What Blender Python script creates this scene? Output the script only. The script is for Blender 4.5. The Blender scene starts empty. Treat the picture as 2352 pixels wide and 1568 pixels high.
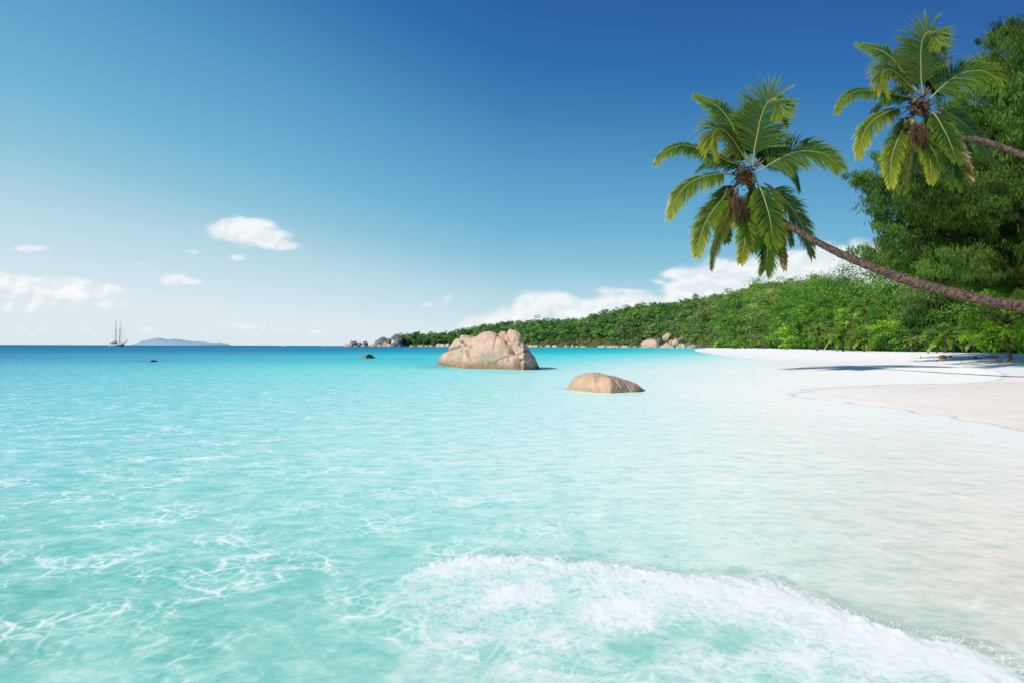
import bpy, math, random
import numpy as np
from mathutils import Vector, Matrix
random.seed(7); RS = np.random.RandomState(11)
sc = bpy.context.scene
COL = sc.collection
F = 1568.0            # focal length in units of a 2352 px wide picture
H = 1.6               # eye height
PITCH = math.radians(0.376); ROLL = math.radians(0.15)

# ------------------------------------------------------------------ camera
cam_d = bpy.data.cameras.new('camera'); cam = bpy.data.objects.new('camera', cam_d); COL.objects.link(cam)
cam_d.lens = 24; cam_d.sensor_width = 36; cam_d.clip_start = 0.1; cam_d.clip_end = 80000
cam.location = (0, 0, H)
R3 = (Matrix.Rotation(math.pi/2 + PITCH, 3, 'X') @ Matrix.Rotation(ROLL, 3, 'Z'))
cam.rotation_euler = R3.to_euler()
sc.camera = cam
RM = np.array(R3)

def ray(X, Y):
    v = np.array([(X-1176)/F, (784-Y)/F, -1.0]); return RM @ v
def at(X, Y, d):
    """world point seen at X,Y standing d metres down the beach"""
    r = ray(X, Y); k = d/r[1]; return np.array([r[0]*k, d, H + r[2]*k])
def ground(X, Y, z=0.0):
    r = ray(X, Y); k = (z-H)/r[2]; return np.array([r[0]*k, r[1]*k, z])
def lin(c):
    c = np.asarray(c, float)/255.0
    return np.where(c <= .04045, c/12.92, ((c+.055)/1.055)**2.4)

# ------------------------------------------------------------------ noise
def _h(ix, iy, iz, s):
    n = (ix*374761393 + iy*668265263 + iz*2147483647 + s*974634777) & 0xffffffff
    n = ((n ^ (n >> 13))*1274126177) & 0xffffffff
    n = ((n ^ (n >> 16))*2246822519) & 0xffffffff
    return ((n ^ (n >> 15)) & 0xffffff)/float(0xffffff)
def vnoise(x, y, z=0.0, seed=0):
    x, y, z = np.broadcast_arrays(np.asarray(x, float), np.asarray(y, float), np.asarray(z, float))
    ix = np.floor(x).astype(np.int64); iy = np.floor(y).astype(np.int64); iz = np.floor(z).astype(np.int64)
    fx = x-ix; fy = y-iy; fz = z-iz
    fx = fx*fx*(3-2*fx); fy = fy*fy*(3-2*fy); fz = fz*fz*(3-2*fz)
    def g(a, b, c): return _h(ix+a, iy+b, iz+c, seed)
    c0 = (g(0,0,0)*(1-fx)+g(1,0,0)*fx)*(1-fy) + (g(0,1,0)*(1-fx)+g(1,1,0)*fx)*fy
    c1 = (g(0,0,1)*(1-fx)+g(1,0,1)*fx)*(1-fy) + (g(0,1,1)*(1-fx)+g(1,1,1)*fx)*fy
    return (c0*(1-fz)+c1*fz)*2-1
def fbm(x, y, z=0.0, o=4, seed=0):
    t = 0; a = .5; f = 1.0
    for i in range(o):
        t = t + a*vnoise(np.asarray(x)*f, np.asarray(y)*f, np.asarray(z)*f, seed+i*17); a *= .5; f *= 2.03
    return t
def sstep(a, b, x):
    t = np.clip((x-a)/(b-a), 0, 1); return t*t*(3-2*t)

# ------------------------------------------------------------------ mesh / object helpers
def mesh(name, verts, faces, mat=None, col=None, attrs=None, smooth=False):
    verts = np.asarray(verts, np.float32); faces = np.asarray(faces, np.int32)
    me = bpy.data.meshes.new(name)
    k = faces.shape[1]; nf = len(faces)
    me.vertices.add(len(verts)); me.vertices.foreach_set('co', verts.ravel())
    me.loops.add(nf*k); me.loops.foreach_set('vertex_index', faces.ravel())
    me.polygons.add(nf); me.polygons.foreach_set('loop_start', np.arange(0, nf*k, k, dtype=np.int32))
    me.update(calc_edges=True); me.validate()
    if smooth: me.polygons.foreach_set('use_smooth', np.ones(len(me.polygons), bool))
    if col is not None:
        a = me.attributes.new('Col', 'FLOAT_COLOR', 'POINT')
        c = np.ones((len(verts), 4), np.float32); c[:, :3] = col; a.data.foreach_set('color', c.ravel())
    for n, v in (attrs or {}).items():
        a = me.attributes.new(n, 'FLOAT', 'POINT'); a.data.foreach_set('value', np.asarray(v, np.float32))
    if mat: me.materials.append(mat)
    return me
def link(name, data, parent=None):
    o = bpy.data.objects.new(name, data); COL.objects.link(o)
    if parent is not None: o.parent = parent
    return o
def tag(o, label, cat, group=None, kind=None):
    if label: o['label'] = label
    if cat: o['category'] = cat
    if group: o['group'] = group
    if kind: o['kind'] = kind
    return o
def thing(name, label, cat, loc=(0,0,0), rz=0.0, group=None):
    o = link(name, None); o.location = Vector([float(v) for v in loc]); o.rotation_euler = (0, 0, rz)
    o.empty_display_size = .2
    return tag(o, label, cat, group)
class MB:
    """collects quads (triangles repeat no vertex: stored as degenerate-free separate list)"""
    def __init__(s): s.v = []; s.q = []; s.c = []; s.n = 0
    def add(s, v, f, c=None):
        v = np.asarray(v, float); f = np.asarray(f, int)
        s.v.append(v); s.q.append(f+s.n); s.n += len(v)
        if c is not None:
            c = np.asarray(c, float); s.c.append(np.broadcast_to(c, (len(v), 3)))
    def build(s, name, mat, parent=None, origin=(0,0,0), smooth=False):
        v = np.concatenate(s.v) - np.asarray(origin, float); q = np.concatenate(s.q)
        c = np.concatenate(s.c) if s.c else None
        return link(name, mesh(name, v, q, mat, c, smooth=smooth), parent)
def grid_faces(nr, nc, wrap=False):
    i = np.arange(nr-1)[:, None]; j = np.arange(nc if wrap else nc-1)[None, :]
    a = i*nc+j; b = i*nc+(j+1) % nc; c = (i+1)*nc+(j+1) % nc; d = (i+1)*nc+j
    return np.stack([a+0*j, b, c, d], -1).reshape(-1, 4)
def tube(path, rad, sides=10, caps=True):
    P = np.asarray(path, float); n = len(P); rad = np.broadcast_to(np.asarray(rad, float), (n,))
    T = np.gradient(P, axis=0); T /= np.linalg.norm(T, axis=1)[:, None]+1e-9
    up = np.array([0, 0, 1.0]) if abs(T[0][2]) < .9 else np.array([0, 1.0, 0])
    V = np.zeros((n, sides, 3)); u = np.cross(T[0], up); u /= np.linalg.norm(u)
    a = np.linspace(0, 2*np.pi, sides, endpoint=False)
    for i in range(n):
        u = u - T[i]*np.dot(u, T[i]); u /= np.linalg.norm(u)+1e-9; w = np.cross(T[i], u)
        V[i] = P[i] + rad[i]*(np.cos(a)[:, None]*u + np.sin(a)[:, None]*w)
    f = grid_faces(n, sides, True)
    V = V.reshape(-1, 3)
    if caps:
        V = np.vstack([V, P[0], P[-1]]); e = []
        for k in range(0, sides, 2):
            e.append([n*sides, (k+2) % sides, (k+1) % sides, k])
            b = (n-1)*sides; e.append([n*sides+1, b+k, b+(k+1) % sides, b+(k+2) % sides])
        f = np.vstack([f, e])
    return V, f
def spline(pts, n):
    P = np.asarray(pts, float); d = np.r_[0, np.cumsum(np.linalg.norm(np.diff(P, axis=0), axis=1))]
    t = np.linspace(0, d[-1], n); m = np.gradient(P, d, axis=0, edge_order=1)
    k = np.clip(np.searchsorted(d, t)-1, 0, len(P)-2); hh = (d[k+1]-d[k])[:, None]; s = ((t-d[k])[:, None])/hh
    return (2*s**3-3*s**2+1)*P[k] + (s**3-2*s**2+s)*hh*m[k] + (-2*s**3+3*s**2)*P[k+1] + (s**3-s**2)*hh*m[k+1]
def box(c, s):
    c = np.asarray(c, float); s = np.asarray(s, float)/2
    v = np.array([[x, y, z] for z in (-1, 1) for y in (-1, 1) for x in (-1, 1)])*s + c
    return v, np.array([[0,2,3,1],[4,5,7,6],[0,1,5,4],[2,6,7,3],[0,4,6,2],[1,3,7,5]])

# ------------------------------------------------------------------ materials
class NT:
    def __init__(s, nt): s.nt = nt; s.n = nt.nodes; s.l = nt.links
    def node(s, t, **kw):
        x = s.n.new(t)
        for k, v in kw.items(): setattr(x, k, v)
        return x
    def put(s, sock, v):
        if hasattr(v, 'is_output') or isinstance(v, bpy.types.NodeSocket): s.l.new(v, sock)
        elif v is not None: sock.default_value = v
    def math(s, op, a, b=None, c=None, clamp=False):
        x = s.node('ShaderNodeMath', operation=op, use_clamp=clamp); s.put(x.inputs[0], a)
        if b is not None: s.put(x.inputs[1], b)
        if c is not None: s.put(x.inputs[2], c)
        return x.outputs[0]
    def vec(s, op, a, b=None):
        x = s.node('ShaderNodeVectorMath', operation=op); s.put(x.inputs[0], a)
        if b is not None: s.put(x.inputs[1], b)
        return x.outputs['Value'] if op in ('DOT_PRODUCT', 'LENGTH', 'DISTANCE') else x.outputs[0]
    def mix(s, f, a, b, mode='MIX'):
        x = s.node('ShaderNodeMix', data_type='RGBA', blend_type=mode); x.clamp_factor = True
        s.put(x.inputs[0], f); s.put(x.inputs[6], a); s.put(x.inputs[7], b); return x.outputs[2]
    def noise(s, v, scale, detail=4, rough=.5, dist=0.0, out=0):
        x = s.node('ShaderNodeTexNoise'); s.put(x.inputs['Vector'], v); x.inputs['Scale'].default_value = scale
        x.inputs['Detail'].default_value = detail; x.inputs['Roughness'].default_value = rough
        x.inputs['Distortion'].default_value = dist; return x.outputs[out]
    def ramp(s, f, stops):
        x = s.node('ShaderNodeValToRGB'); e = x.color_ramp.elements
        while len(e) < len(stops): e.new(.5)
        for k, (p, c) in enumerate(stops):
            e[k].position = p; e[k].color = (*c, 1) if len(c) == 3 else c
        s.put(x.inputs[0], f); return x.outputs[0]
    def maprange(s, v, a, b, c=0.0, d=1.0, smooth=False):
        x = s.node('ShaderNodeMapRange'); x.clamp = True
        if smooth: x.interpolation_type = 'SMOOTHSTEP'
        s.put(x.inputs[0], v); s.put(x.inputs[1], a); s.put(x.inputs[2], b); s.put(x.inputs[3], c); s.put(x.inputs[4], d)
        return x.outputs[0]
    def attr(s, name, out='Fac'):
        x = s.node('ShaderNodeAttribute', attribute_name=name); return x.outputs[out]
def new_mat(name):
    m = bpy.data.materials.new(name); m.use_nodes = True; m.node_tree.nodes.clear()
    t = NT(m.node_tree); out = t.node('ShaderNodeOutputMaterial'); return m, t, out.inputs[0]
def principled(t, base, rough=.8, spec=.3, normal=None):
    b = t.node('ShaderNodeBsdfPrincipled'); t.put(b.inputs['Base Color'], base if not isinstance(base, tuple) else (*base, 1))
    t.put(b.inputs['Roughness'], rough); b.inputs['Specular IOR Level'].default_value = spec
    if normal is not None: t.put(b.inputs['Normal'], normal)
    return b.outputs[0]
def bump(t, h, strength=.5, dist=.1, normal=None):
    b = t.node('ShaderNodeBump'); b.inputs['Strength'].default_value = strength; b.inputs['Distance'].default_value = dist
    t.put(b.inputs['Height'], h)
    if normal is not None: t.put(b.inputs['Normal'], normal)
    return b.outputs[0]
def plain(name, c, rough=.6, spec=.3, var=.15, scale=3.0):
    m, t, o = new_mat(name); p = t.node('ShaderNodeTexCoord').outputs['Object']
    n = t.noise(p, scale, 4)
    a = tuple(x*(1-var) for x in c); b = tuple(min(1, x*(1+var)) for x in c)
    t.l.new(principled(t, t.mix(n, (*a, 1), (*b, 1)), rough, spec), o); return m
def leaf_mat(name, trans=.3, rough=.5, spec=.25, tint=(1.35, 1.5, .6)):
    m, t, o = new_mat(name); c = t.attr('Col', 'Color')
    d = principled(t, c, rough, spec)
    tr = t.node('ShaderNodeBsdfTranslucent'); t.put(tr.inputs[0], t.mix(1.0, c, (*tint, 1), 'MULTIPLY'))
    mx = t.node('ShaderNodeMixShader'); mx.inputs[0].default_value = trans
    t.l.new(d, mx.inputs[1]); t.l.new(tr.outputs[0], mx.inputs[2]); t.l.new(mx.outputs[0], o); return m
M_LEAF = leaf_mat('leaf_green', .3)
M_FROND = leaf_mat('palm_leaflet', .38, .38, .5, (1.5, 1.5, .5))
M_NEEDLE = leaf_mat('casuarina_needles', .36, .7, .15)

def rock_mat(name, c1, c2, c3, stain=.5, scale=1.0, wet=0.0):
    m, t, o = new_mat(name); tc = t.node('ShaderNodeTexCoord'); p = tc.outputs['Object']
    big = t.noise(p, .9*scale, 5, .6, .6)
    mp = t.node('ShaderNodeMapping'); t.l.new(p, mp.inputs[0]); mp.inputs['Scale'].default_value = (3.0*scale, 3.0*scale, .35*scale)
    streak = t.noise(mp.outputs[0], 1.0, 5, .65)
    fine = t.noise(p, 26*scale, 3, .7)
    col = t.mix(t.maprange(big, .38, .62), (*c1, 1), (*c2, 1))
    col = t.mix(t.math('MULTIPLY', t.maprange(streak, .52, .72), stain), col, (*c3, 1))
    col = t.mix(t.math('MULTIPLY', t.maprange(t.noise(p, 5*scale, 6, .7), .56, .7), .35), col, tuple(x*.62 for x in c1)+(1,))
    col = t.mix(t.maprange(fine, .35, .7, 0, .35), col, tuple(x*.55 for x in c2)+(1,))
    if wet:
        z = t.node('ShaderNodeSeparateXYZ'); t.l.new(tc.outputs['Object'], z.inputs[0])
        w = t.maprange(t.math('ADD', z.outputs[2], t.math('MULTIPLY', t.noise(p, 2.0, 3), -.4)), -.12, wet, .8, 0.0)
        col = t.mix(w, col, (c3[0]*.75, c3[1]*.7, c3[2]*.55, 1))
    h = t.math('ADD', t.math('MULTIPLY', t.noise(p, 3.0*scale, 8, .62), .8), t.math('MULTIPLY', fine, .12))
    t.l.new(principled(t, col, .85, .2, bump(t, h, .85, .2/scale)), o); return m
M_ROCK = rock_mat('pink_granite', (.66,.44,.33), (.50,.36,.28), (.36,.19,.10), .8, 1.0, .4)
M_ROCK2 = rock_mat('orange_granite', (.60,.40,.27), (.48,.32,.22), (.28,.16,.10), .5, 1.6, 0)
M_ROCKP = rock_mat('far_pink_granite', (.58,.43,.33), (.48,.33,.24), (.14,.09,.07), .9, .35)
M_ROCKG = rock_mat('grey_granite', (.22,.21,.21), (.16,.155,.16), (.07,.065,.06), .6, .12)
M_ROCKD = rock_mat('weedy_rock', (.26,.18,.11), (.20,.15,.09), (.06,.07,.03), .8, .8)

# ------------------------------------------------------------------ shoreline and water maps
SHORE = np.array([(9,-80),(9.6,0),(9.9,9),(9.95,13.0),(10.06,15.4),(10.1,17.2),(9.9,18.8),(9.45,20.4),(9.4,22),(9.9,23.6),(12,26.3),(15.3,28.6),(20,30),(24,33.5),
    (29.2,39.8),(36,52),(41,63),(38,72),(29,77),(33,100),(38,125),(62,230),(112,420),(165,575)])
HT = np.array([ # X, shore distance, ridge distance, ridge Y of the ground
 (880,1330,1360,791),(925,1300,1360,784),(1000,1250,1320,779),(1038,1220,1300,783),(1062,1200,1330,767),(1110,1160,1330,757),(1190,1110,1320,749),(1240,1080,1300,745),(1330,1020,1280,744),
 (1420,950,1230,721),(1480,900,1200,713),(1540,840,1180,708),(1600,740,1120,703),(1640,640,1050,700),(1700,470,950,690),(1760,340,850,683),(1850,215,700,688),(1940,155,560,708),
 (2050,125,400,724),(2200,104,300,735),(2352,92,250,720),(2700,75,200,700),(3300,60,170,700)], float)
hill_front = [((X-1176)/F*d, d) for X, d in HT[:13, :2]][::-1]
POLY = np.vstack([SHORE, np.array(hill_front), [(-290,1500),(200,2400),(3000,2600),(3000,-80)]])
def sdist(x, y):
    """signed distance to the shoreline, positive on land"""
    x = np.asarray(x, float); y = np.asarray(y, float)
    best = np.full(x.shape, 1e9); inside = np.zeros(x.shape, bool)
    n = len(POLY)
    for i in range(n):
        ax, ay = POLY[i]; bx, by = POLY[(i+1) % n]; dx, dy = bx-ax, by-ay
        t = np.clip(((x-ax)*dx+(y-ay)*dy)/(dx*dx+dy*dy), 0, 1)
        best = np.minimum(best, (x-ax-t*dx)**2+(y-ay-t*dy)**2)
        c = (ay > y) != (by > y)
        if by != ay: inside ^= c & (x < (bx-ax)*(y-ay)/(by-ay)+ax)
    return np.where(inside, 1, -1)*np.sqrt(best)
def sand_z(x, y, s=None):
    if s is None: s = sdist(x, y)
    s = s + .35*fbm(x*.35, y*.35, 0, 3, 5)*np.clip(np.abs(s)+.4, .0, 1)
    up = 1.05*(1-np.exp(-np.clip(s, 0, None)*.045)) + .05*fbm(x*.25, y*.25, 0, 3, 9)*np.clip(s/12, 0, 1)
    up = up + .10*sstep(10, 30, s)
    dn = -1.6*(1-np.exp(np.clip(s, None, 0)*.03))
    return np.where(s > 0, up, dn)

ROWS = [
 (795.5, [(0,44,124,170),(500,46,128,174),(900,40,136,180),(1150,30,156,188),(1400,28,172,190),(1600,80,184,196),(2352,160,206,210)]),
 (800, [(0,48,134,178),(500,52,140,182),(900,42,148,188),(1150,32,172,196),(1400,30,184,198),(1570,90,198,206),(1620,160,218,216),(1760,218,235,232),(2352,240,242,240)]),
 (807, [(0,52,142,184),(500,56,150,188),(800,46,160,194),(1150,44,188,206),(1400,58,202,212),(1600,130,218,224),(1750,206,234,235),(1900,240,244,242),(2352,244,245,243)]),
 (820, [(0,62,154,194),(600,72,184,208),(900,66,196,214),(1300,104,220,228),(1500,160,228,232),(1700,214,239,240),(1900,244,244,241),(2352,245,244,242)]),
 (834, [(0,80,176,206),(400,84,190,212),(800,92,206,218),(1050,100,212,220),(1300,150,226,231),(1500,196,235,238),(1700,226,241,242),(1900,230,237,238),(2352,244,243,241)]),
 (852, [(0,92,190,213),(400,100,204,218),(700,118,216,224),(900,130,221,226),(1100,150,224,230),(1300,182,230,235),(1500,215,239,241),(1700,232,242,243),(1900,242,244,243),(2352,246,245,243)]),
 (880, [(0,104,198,218),(400,114,210,222),(700,134,219,226),(1000,156,227,231),(1300,194,234,237),(1550,224,241,243),(1800,240,244,244),(2352,245,244,243)]),
 (950, [(0,120,208,222),(400,134,216,224),(800,166,226,230),(1150,186,234,236),(1500,215,240,241),(1800,236,242,241),(2352,240,240,237)]),
 (1050,[(0,138,216,223),(200,135,213,218),(600,156,222,225),(800,178,230,231),(1000,185,232,232),(1200,200,237,236),(1400,214,240,239),(1700,227,240,238),(1900,231,238,235),(2100,233,236,232),(2352,239,238,235)]),
 (1200,[(0,130,206,205),(200,144,216,213),(500,154,219,216),(900,166,227,222),(1200,186,231,228),(1500,205,236,232),(1700,214,236,232),(1900,221,231,226),(2100,227,228,221),(2352,234,231,224)]),
 (1350,[(0,114,198,192),(400,128,207,200),(800,146,214,207),(1200,168,224,216),(1600,198,230,224),(1900,208,223,215),(2100,213,217,207),(2352,219,215,205)]),
 (1500,[(0,110,194,184),(200,142,213,204),(400,126,203,192),(800,146,212,203),(1200,148,212,203),(1600,140,207,196),(2000,170,216,208),(2352,206,209,199)]),
 (1568,[(0,128,205,196),(400,152,216,208),(800,150,213,204),(1200,156,214,204),(1700,148,209,199),(2352,182,214,206)]),
]
CORR = [[[0.414,0.719,0.779],[0.43,0.715,0.8],[0.341,0.905,0.967],[0.341,0.905,0.967],[0.341,0.966,1.714],[0.364,2.331,2.331],[2.331,2.331,2.331]],[[0.423,0.776,0.812],[0.531,0.871,0.887],[0.448,0.753,0.829],[0.375,0.938,0.904],[0.375,0.938,0.904],[0.904,0.97,0.935],[0.341,0.731,0.635],[0.868,1.108,1.005],[2.331,2.331,2.331]],[[0.356,0.796,0.826],[0.384,0.747,0.804],[0.341,0.786,0.833],[0.341,0.786,0.833],[0.516,0.961,0.927],[0.699,0.946,0.923],[0.583,0.92,0.818],[1.112,1.138,0.994],[2.331,2.331,2.331]],[[0.341,0.743,0.842],[0.364,0.87,0.883],[0.377,1.011,0.982],[0.649,0.964,0.94],[0.929,1.009,0.966],[0.902,1.044,0.983],[1.149,1.1,0.961],[2.331,2.331,2.331]],[[0.378,0.793,0.841],[0.398,0.856,0.868],[0.443,0.925,0.895],[0.443,0.925,0.895],[0.879,1.0,0.957],[1.053,1.027,0.991],[1.096,1.044,1.027],[1.084,1.035,1.053],[2.032,1.94,1.925]],[[0.389,0.865,0.877],[0.468,0.924,0.896],[0.658,0.972,0.923],[0.749,0.982,0.923],[0.903,1.119,1.086],[1.069,1.037,0.992],[1.133,1.053,1.018],[1.144,1.062,1.035],[1.189,1.098,1.071],[1.532,1.411,1.19]],[[0.444,0.878,0.888],[0.55,0.944,0.905],[0.705,0.964,0.914],[0.85,1.0,0.949],[1.088,1.055,0.991],[1.15,1.072,1.026],[1.13,1.08,1.043],[1.425,1.583,1.693]],[[0.518,0.917,0.905],[0.625,0.945,0.906],[0.899,1.001,0.949],[1.012,1.055,1.0],[1.179,1.1,1.035],[1.173,1.099,1.053],[1.189,1.351,1.393]],[[0.667,0.946,0.913],[0.661,0.937,0.896],[0.819,0.982,0.922],[0.989,1.027,0.957],[1.06,1.046,0.966],[1.097,1.072,0.991],[1.123,1.072,1.0],[1.213,1.119,1.062],[1.188,1.1,1.045],[1.197,1.121,1.083],[1.184,1.131,1.093]],[[0.708,0.926,0.865],[0.798,0.972,0.902],[0.849,0.973,0.912],[0.783,0.965,0.881],[0.968,1.009,0.94],[1.062,1.026,0.957],[1.191,1.091,1.027],[1.098,1.037,0.982],[1.179,1.085,1.029],[1.228,1.094,1.047]],[[1.003,1.021,0.93],[0.562,0.891,0.815],[0.844,0.945,0.874],[0.968,1.009,0.94],[1.062,1.026,0.957],[1.098,1.037,0.982],[1.179,1.085,1.029],[1.228,1.094,1.047]],[[0.398,0.785,0.7],[1.058,1.019,0.942],[0.885,0.97,0.884],[0.952,0.981,0.916],[0.968,1.009,0.94],[1.062,1.026,0.957],[1.098,1.037,0.982],[1.228,1.094,1.047]],[[1.069,1.041,0.96],[0.914,0.991,0.918],[0.871,0.955,0.883],[0.968,1.009,0.94],[1.191,1.091,1.027],[1.228,1.094,1.047]]]
RY = np.array([-math.log(r[0]-794.0) for r in ROWS])[::-1]     # log distance, increasing away from the beach
def water_col(x, y):
    yy = np.maximum(y, .25*np.abs(x)+.01)
    X = np.clip(1176+F*x/yy, 0, 2352); dist = np.hypot(y, 0*x); dist = np.maximum(yy, .5)
    L = -np.log(np.clip(H*F/dist, .05, 1e5))
    out = np.zeros(x.shape+(3,)); vals = []
    for yr, st in ROWS:
        st = np.array(st, float); c = lin(st[:, 1:])
        if CORR: c = np.clip(c*np.array(CORR[len(vals)]), 0, 1.05)
        vals.append(np.stack([np.interp(X, st[:, 0], c[:, k]) for k in range(3)], -1))
    vals = vals[::-1]
    k = np.clip(np.searchsorted(RY, L)-1, 0, len(RY)-2); t = np.clip((L-RY[k])/(RY[k+1]-RY[k]), 0, 1)
    V = np.stack(vals, 0); idx = np.indices(x.shape)
    a = V[(k,)+tuple(idx)]; b = V[(k+1,)+tuple(idx)]
    o = a*(1-t)[..., None]+b*t[..., None]
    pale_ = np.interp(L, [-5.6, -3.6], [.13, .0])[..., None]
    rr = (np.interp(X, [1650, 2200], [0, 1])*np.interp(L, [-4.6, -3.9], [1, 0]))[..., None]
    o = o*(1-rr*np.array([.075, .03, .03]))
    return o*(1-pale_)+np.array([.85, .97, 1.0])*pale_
# ------------------------------------------------------------------ polar grid shared by sea bed and sea
def polar(rows, daz):
    az = np.concatenate([np.arange(-180, -46, 4.0), np.arange(-46, 46, daz), np.arange(46, 180.1, 4.0)])
    a = np.radians(az)[None, :]; r = np.asarray(rows)[:, None]
    return r*np.sin(a), r*np.cos(a)
# breaking wave front (plan distance at each tangent x/y)
WF = np.array([(850,1440),(880,1372),(930,1318),(1000,1290),(1080,1276),(1200,1275),(1350,1288),(1500,1308),(1600,1318),(1700,1322),(1760,1328),(1850,1368),(1960,1405),(2080,1440),(2230,1472),(2300,1518),(2352,1552),(2500,1640)], float)
WFu = (WF[:, 0]-1176)/F; WFd = H*F/(WF[:, 1]-794.5)
BLOBS = [(1200,1368,60,26,.8),(1130,1390,60,18,.6),(1370,1418,60,34,1.1),(1440,1395,50,22,.7),(1480,1440,50,26,.7),(1880,1420,60,24,.7),(1950,1470,70,30,.7),(2080,1500,80,34,.8),(2200,1540,80,36,.9),
 (1700,1400,90,26,.55),(1560,1380,80,26,.5),(1850,1520,80,36,.5),(2000,1555,90,30,.7),(1620,1540,60,24,.5),(1300,1480,60,22,.6),(1240,1540,60,26,.4),(1380,1530,60,26,.3),(1060,1330,60,16,.4),(1000,1420,60,26,.25),(960,1500,50,30,.2),(1100,1300,60,12,.5),
 (2290,1560,60,26,.8),(1780,1370,50,18,.6),(1500,1345,120,18,.4),(1080,1460,40,30,.3)]
HOLES = [(1680,1480,48,30,1.0),(1565,1452,50,26,.7),(1310,1392,34,26,.8),(1130,1500,60,40,.6),(1320,1450,24,20,.4),(1450,1500,50,30,.6),(1780,1550,70,20,.5),(1260,1430,30,16,.4),(1920,1545,40,18,.4)]
REEF_AND_SHADOW = [(350,829,60,2.2,.75),(250,829,120,1.6,.35),(520,828,170,1.5,.4),(760,829,120,1.3,.3),(845,822,60,1.5,.6),(780,824,60,1.4,.35),(930,823,60,1.4,.35),(960,838,60,3.2,.3),(1010,842,55,4.5,.75),(955,824,70,1.4,.35),(990,831,70,1.6,.35),(860,832,60,1.6,.3),
 (1150,856,70,1.8,.45),(1100,850,90,3.5,.35),(1255,847,28,2.2,.55),(1200,850,60,2.6,.35),(1310,893,22,2.2,.35),(1430,905,70,2.4,.3),(700,812,260,1.6,.25),(100,822,160,1.6,.2),(1860,834,120,1.4,.08),(1300,812,160,1.2,.12),(480,845,240,3,.12),(90,858,160,3,.15)]  # submerged reef; dark patch right of the large boulder is its painted shadow
def tilt_y(X): return (X-1176)*math.tan(ROLL)
def ell(x, y, L):
    yy = np.maximum(y, .05); X = 1176+F*x/yy; Y = 794.3+H*F/yy + (X-1176)*math.tan(ROLL)
    t = 0
    for cx, cy, rx, ry, s in L:
        t = t + s*np.exp(-(((X-cx)/rx)**2+((Y-cy)/ry)**2)*1.0)
    return np.where(y > .3, t, 0)

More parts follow.
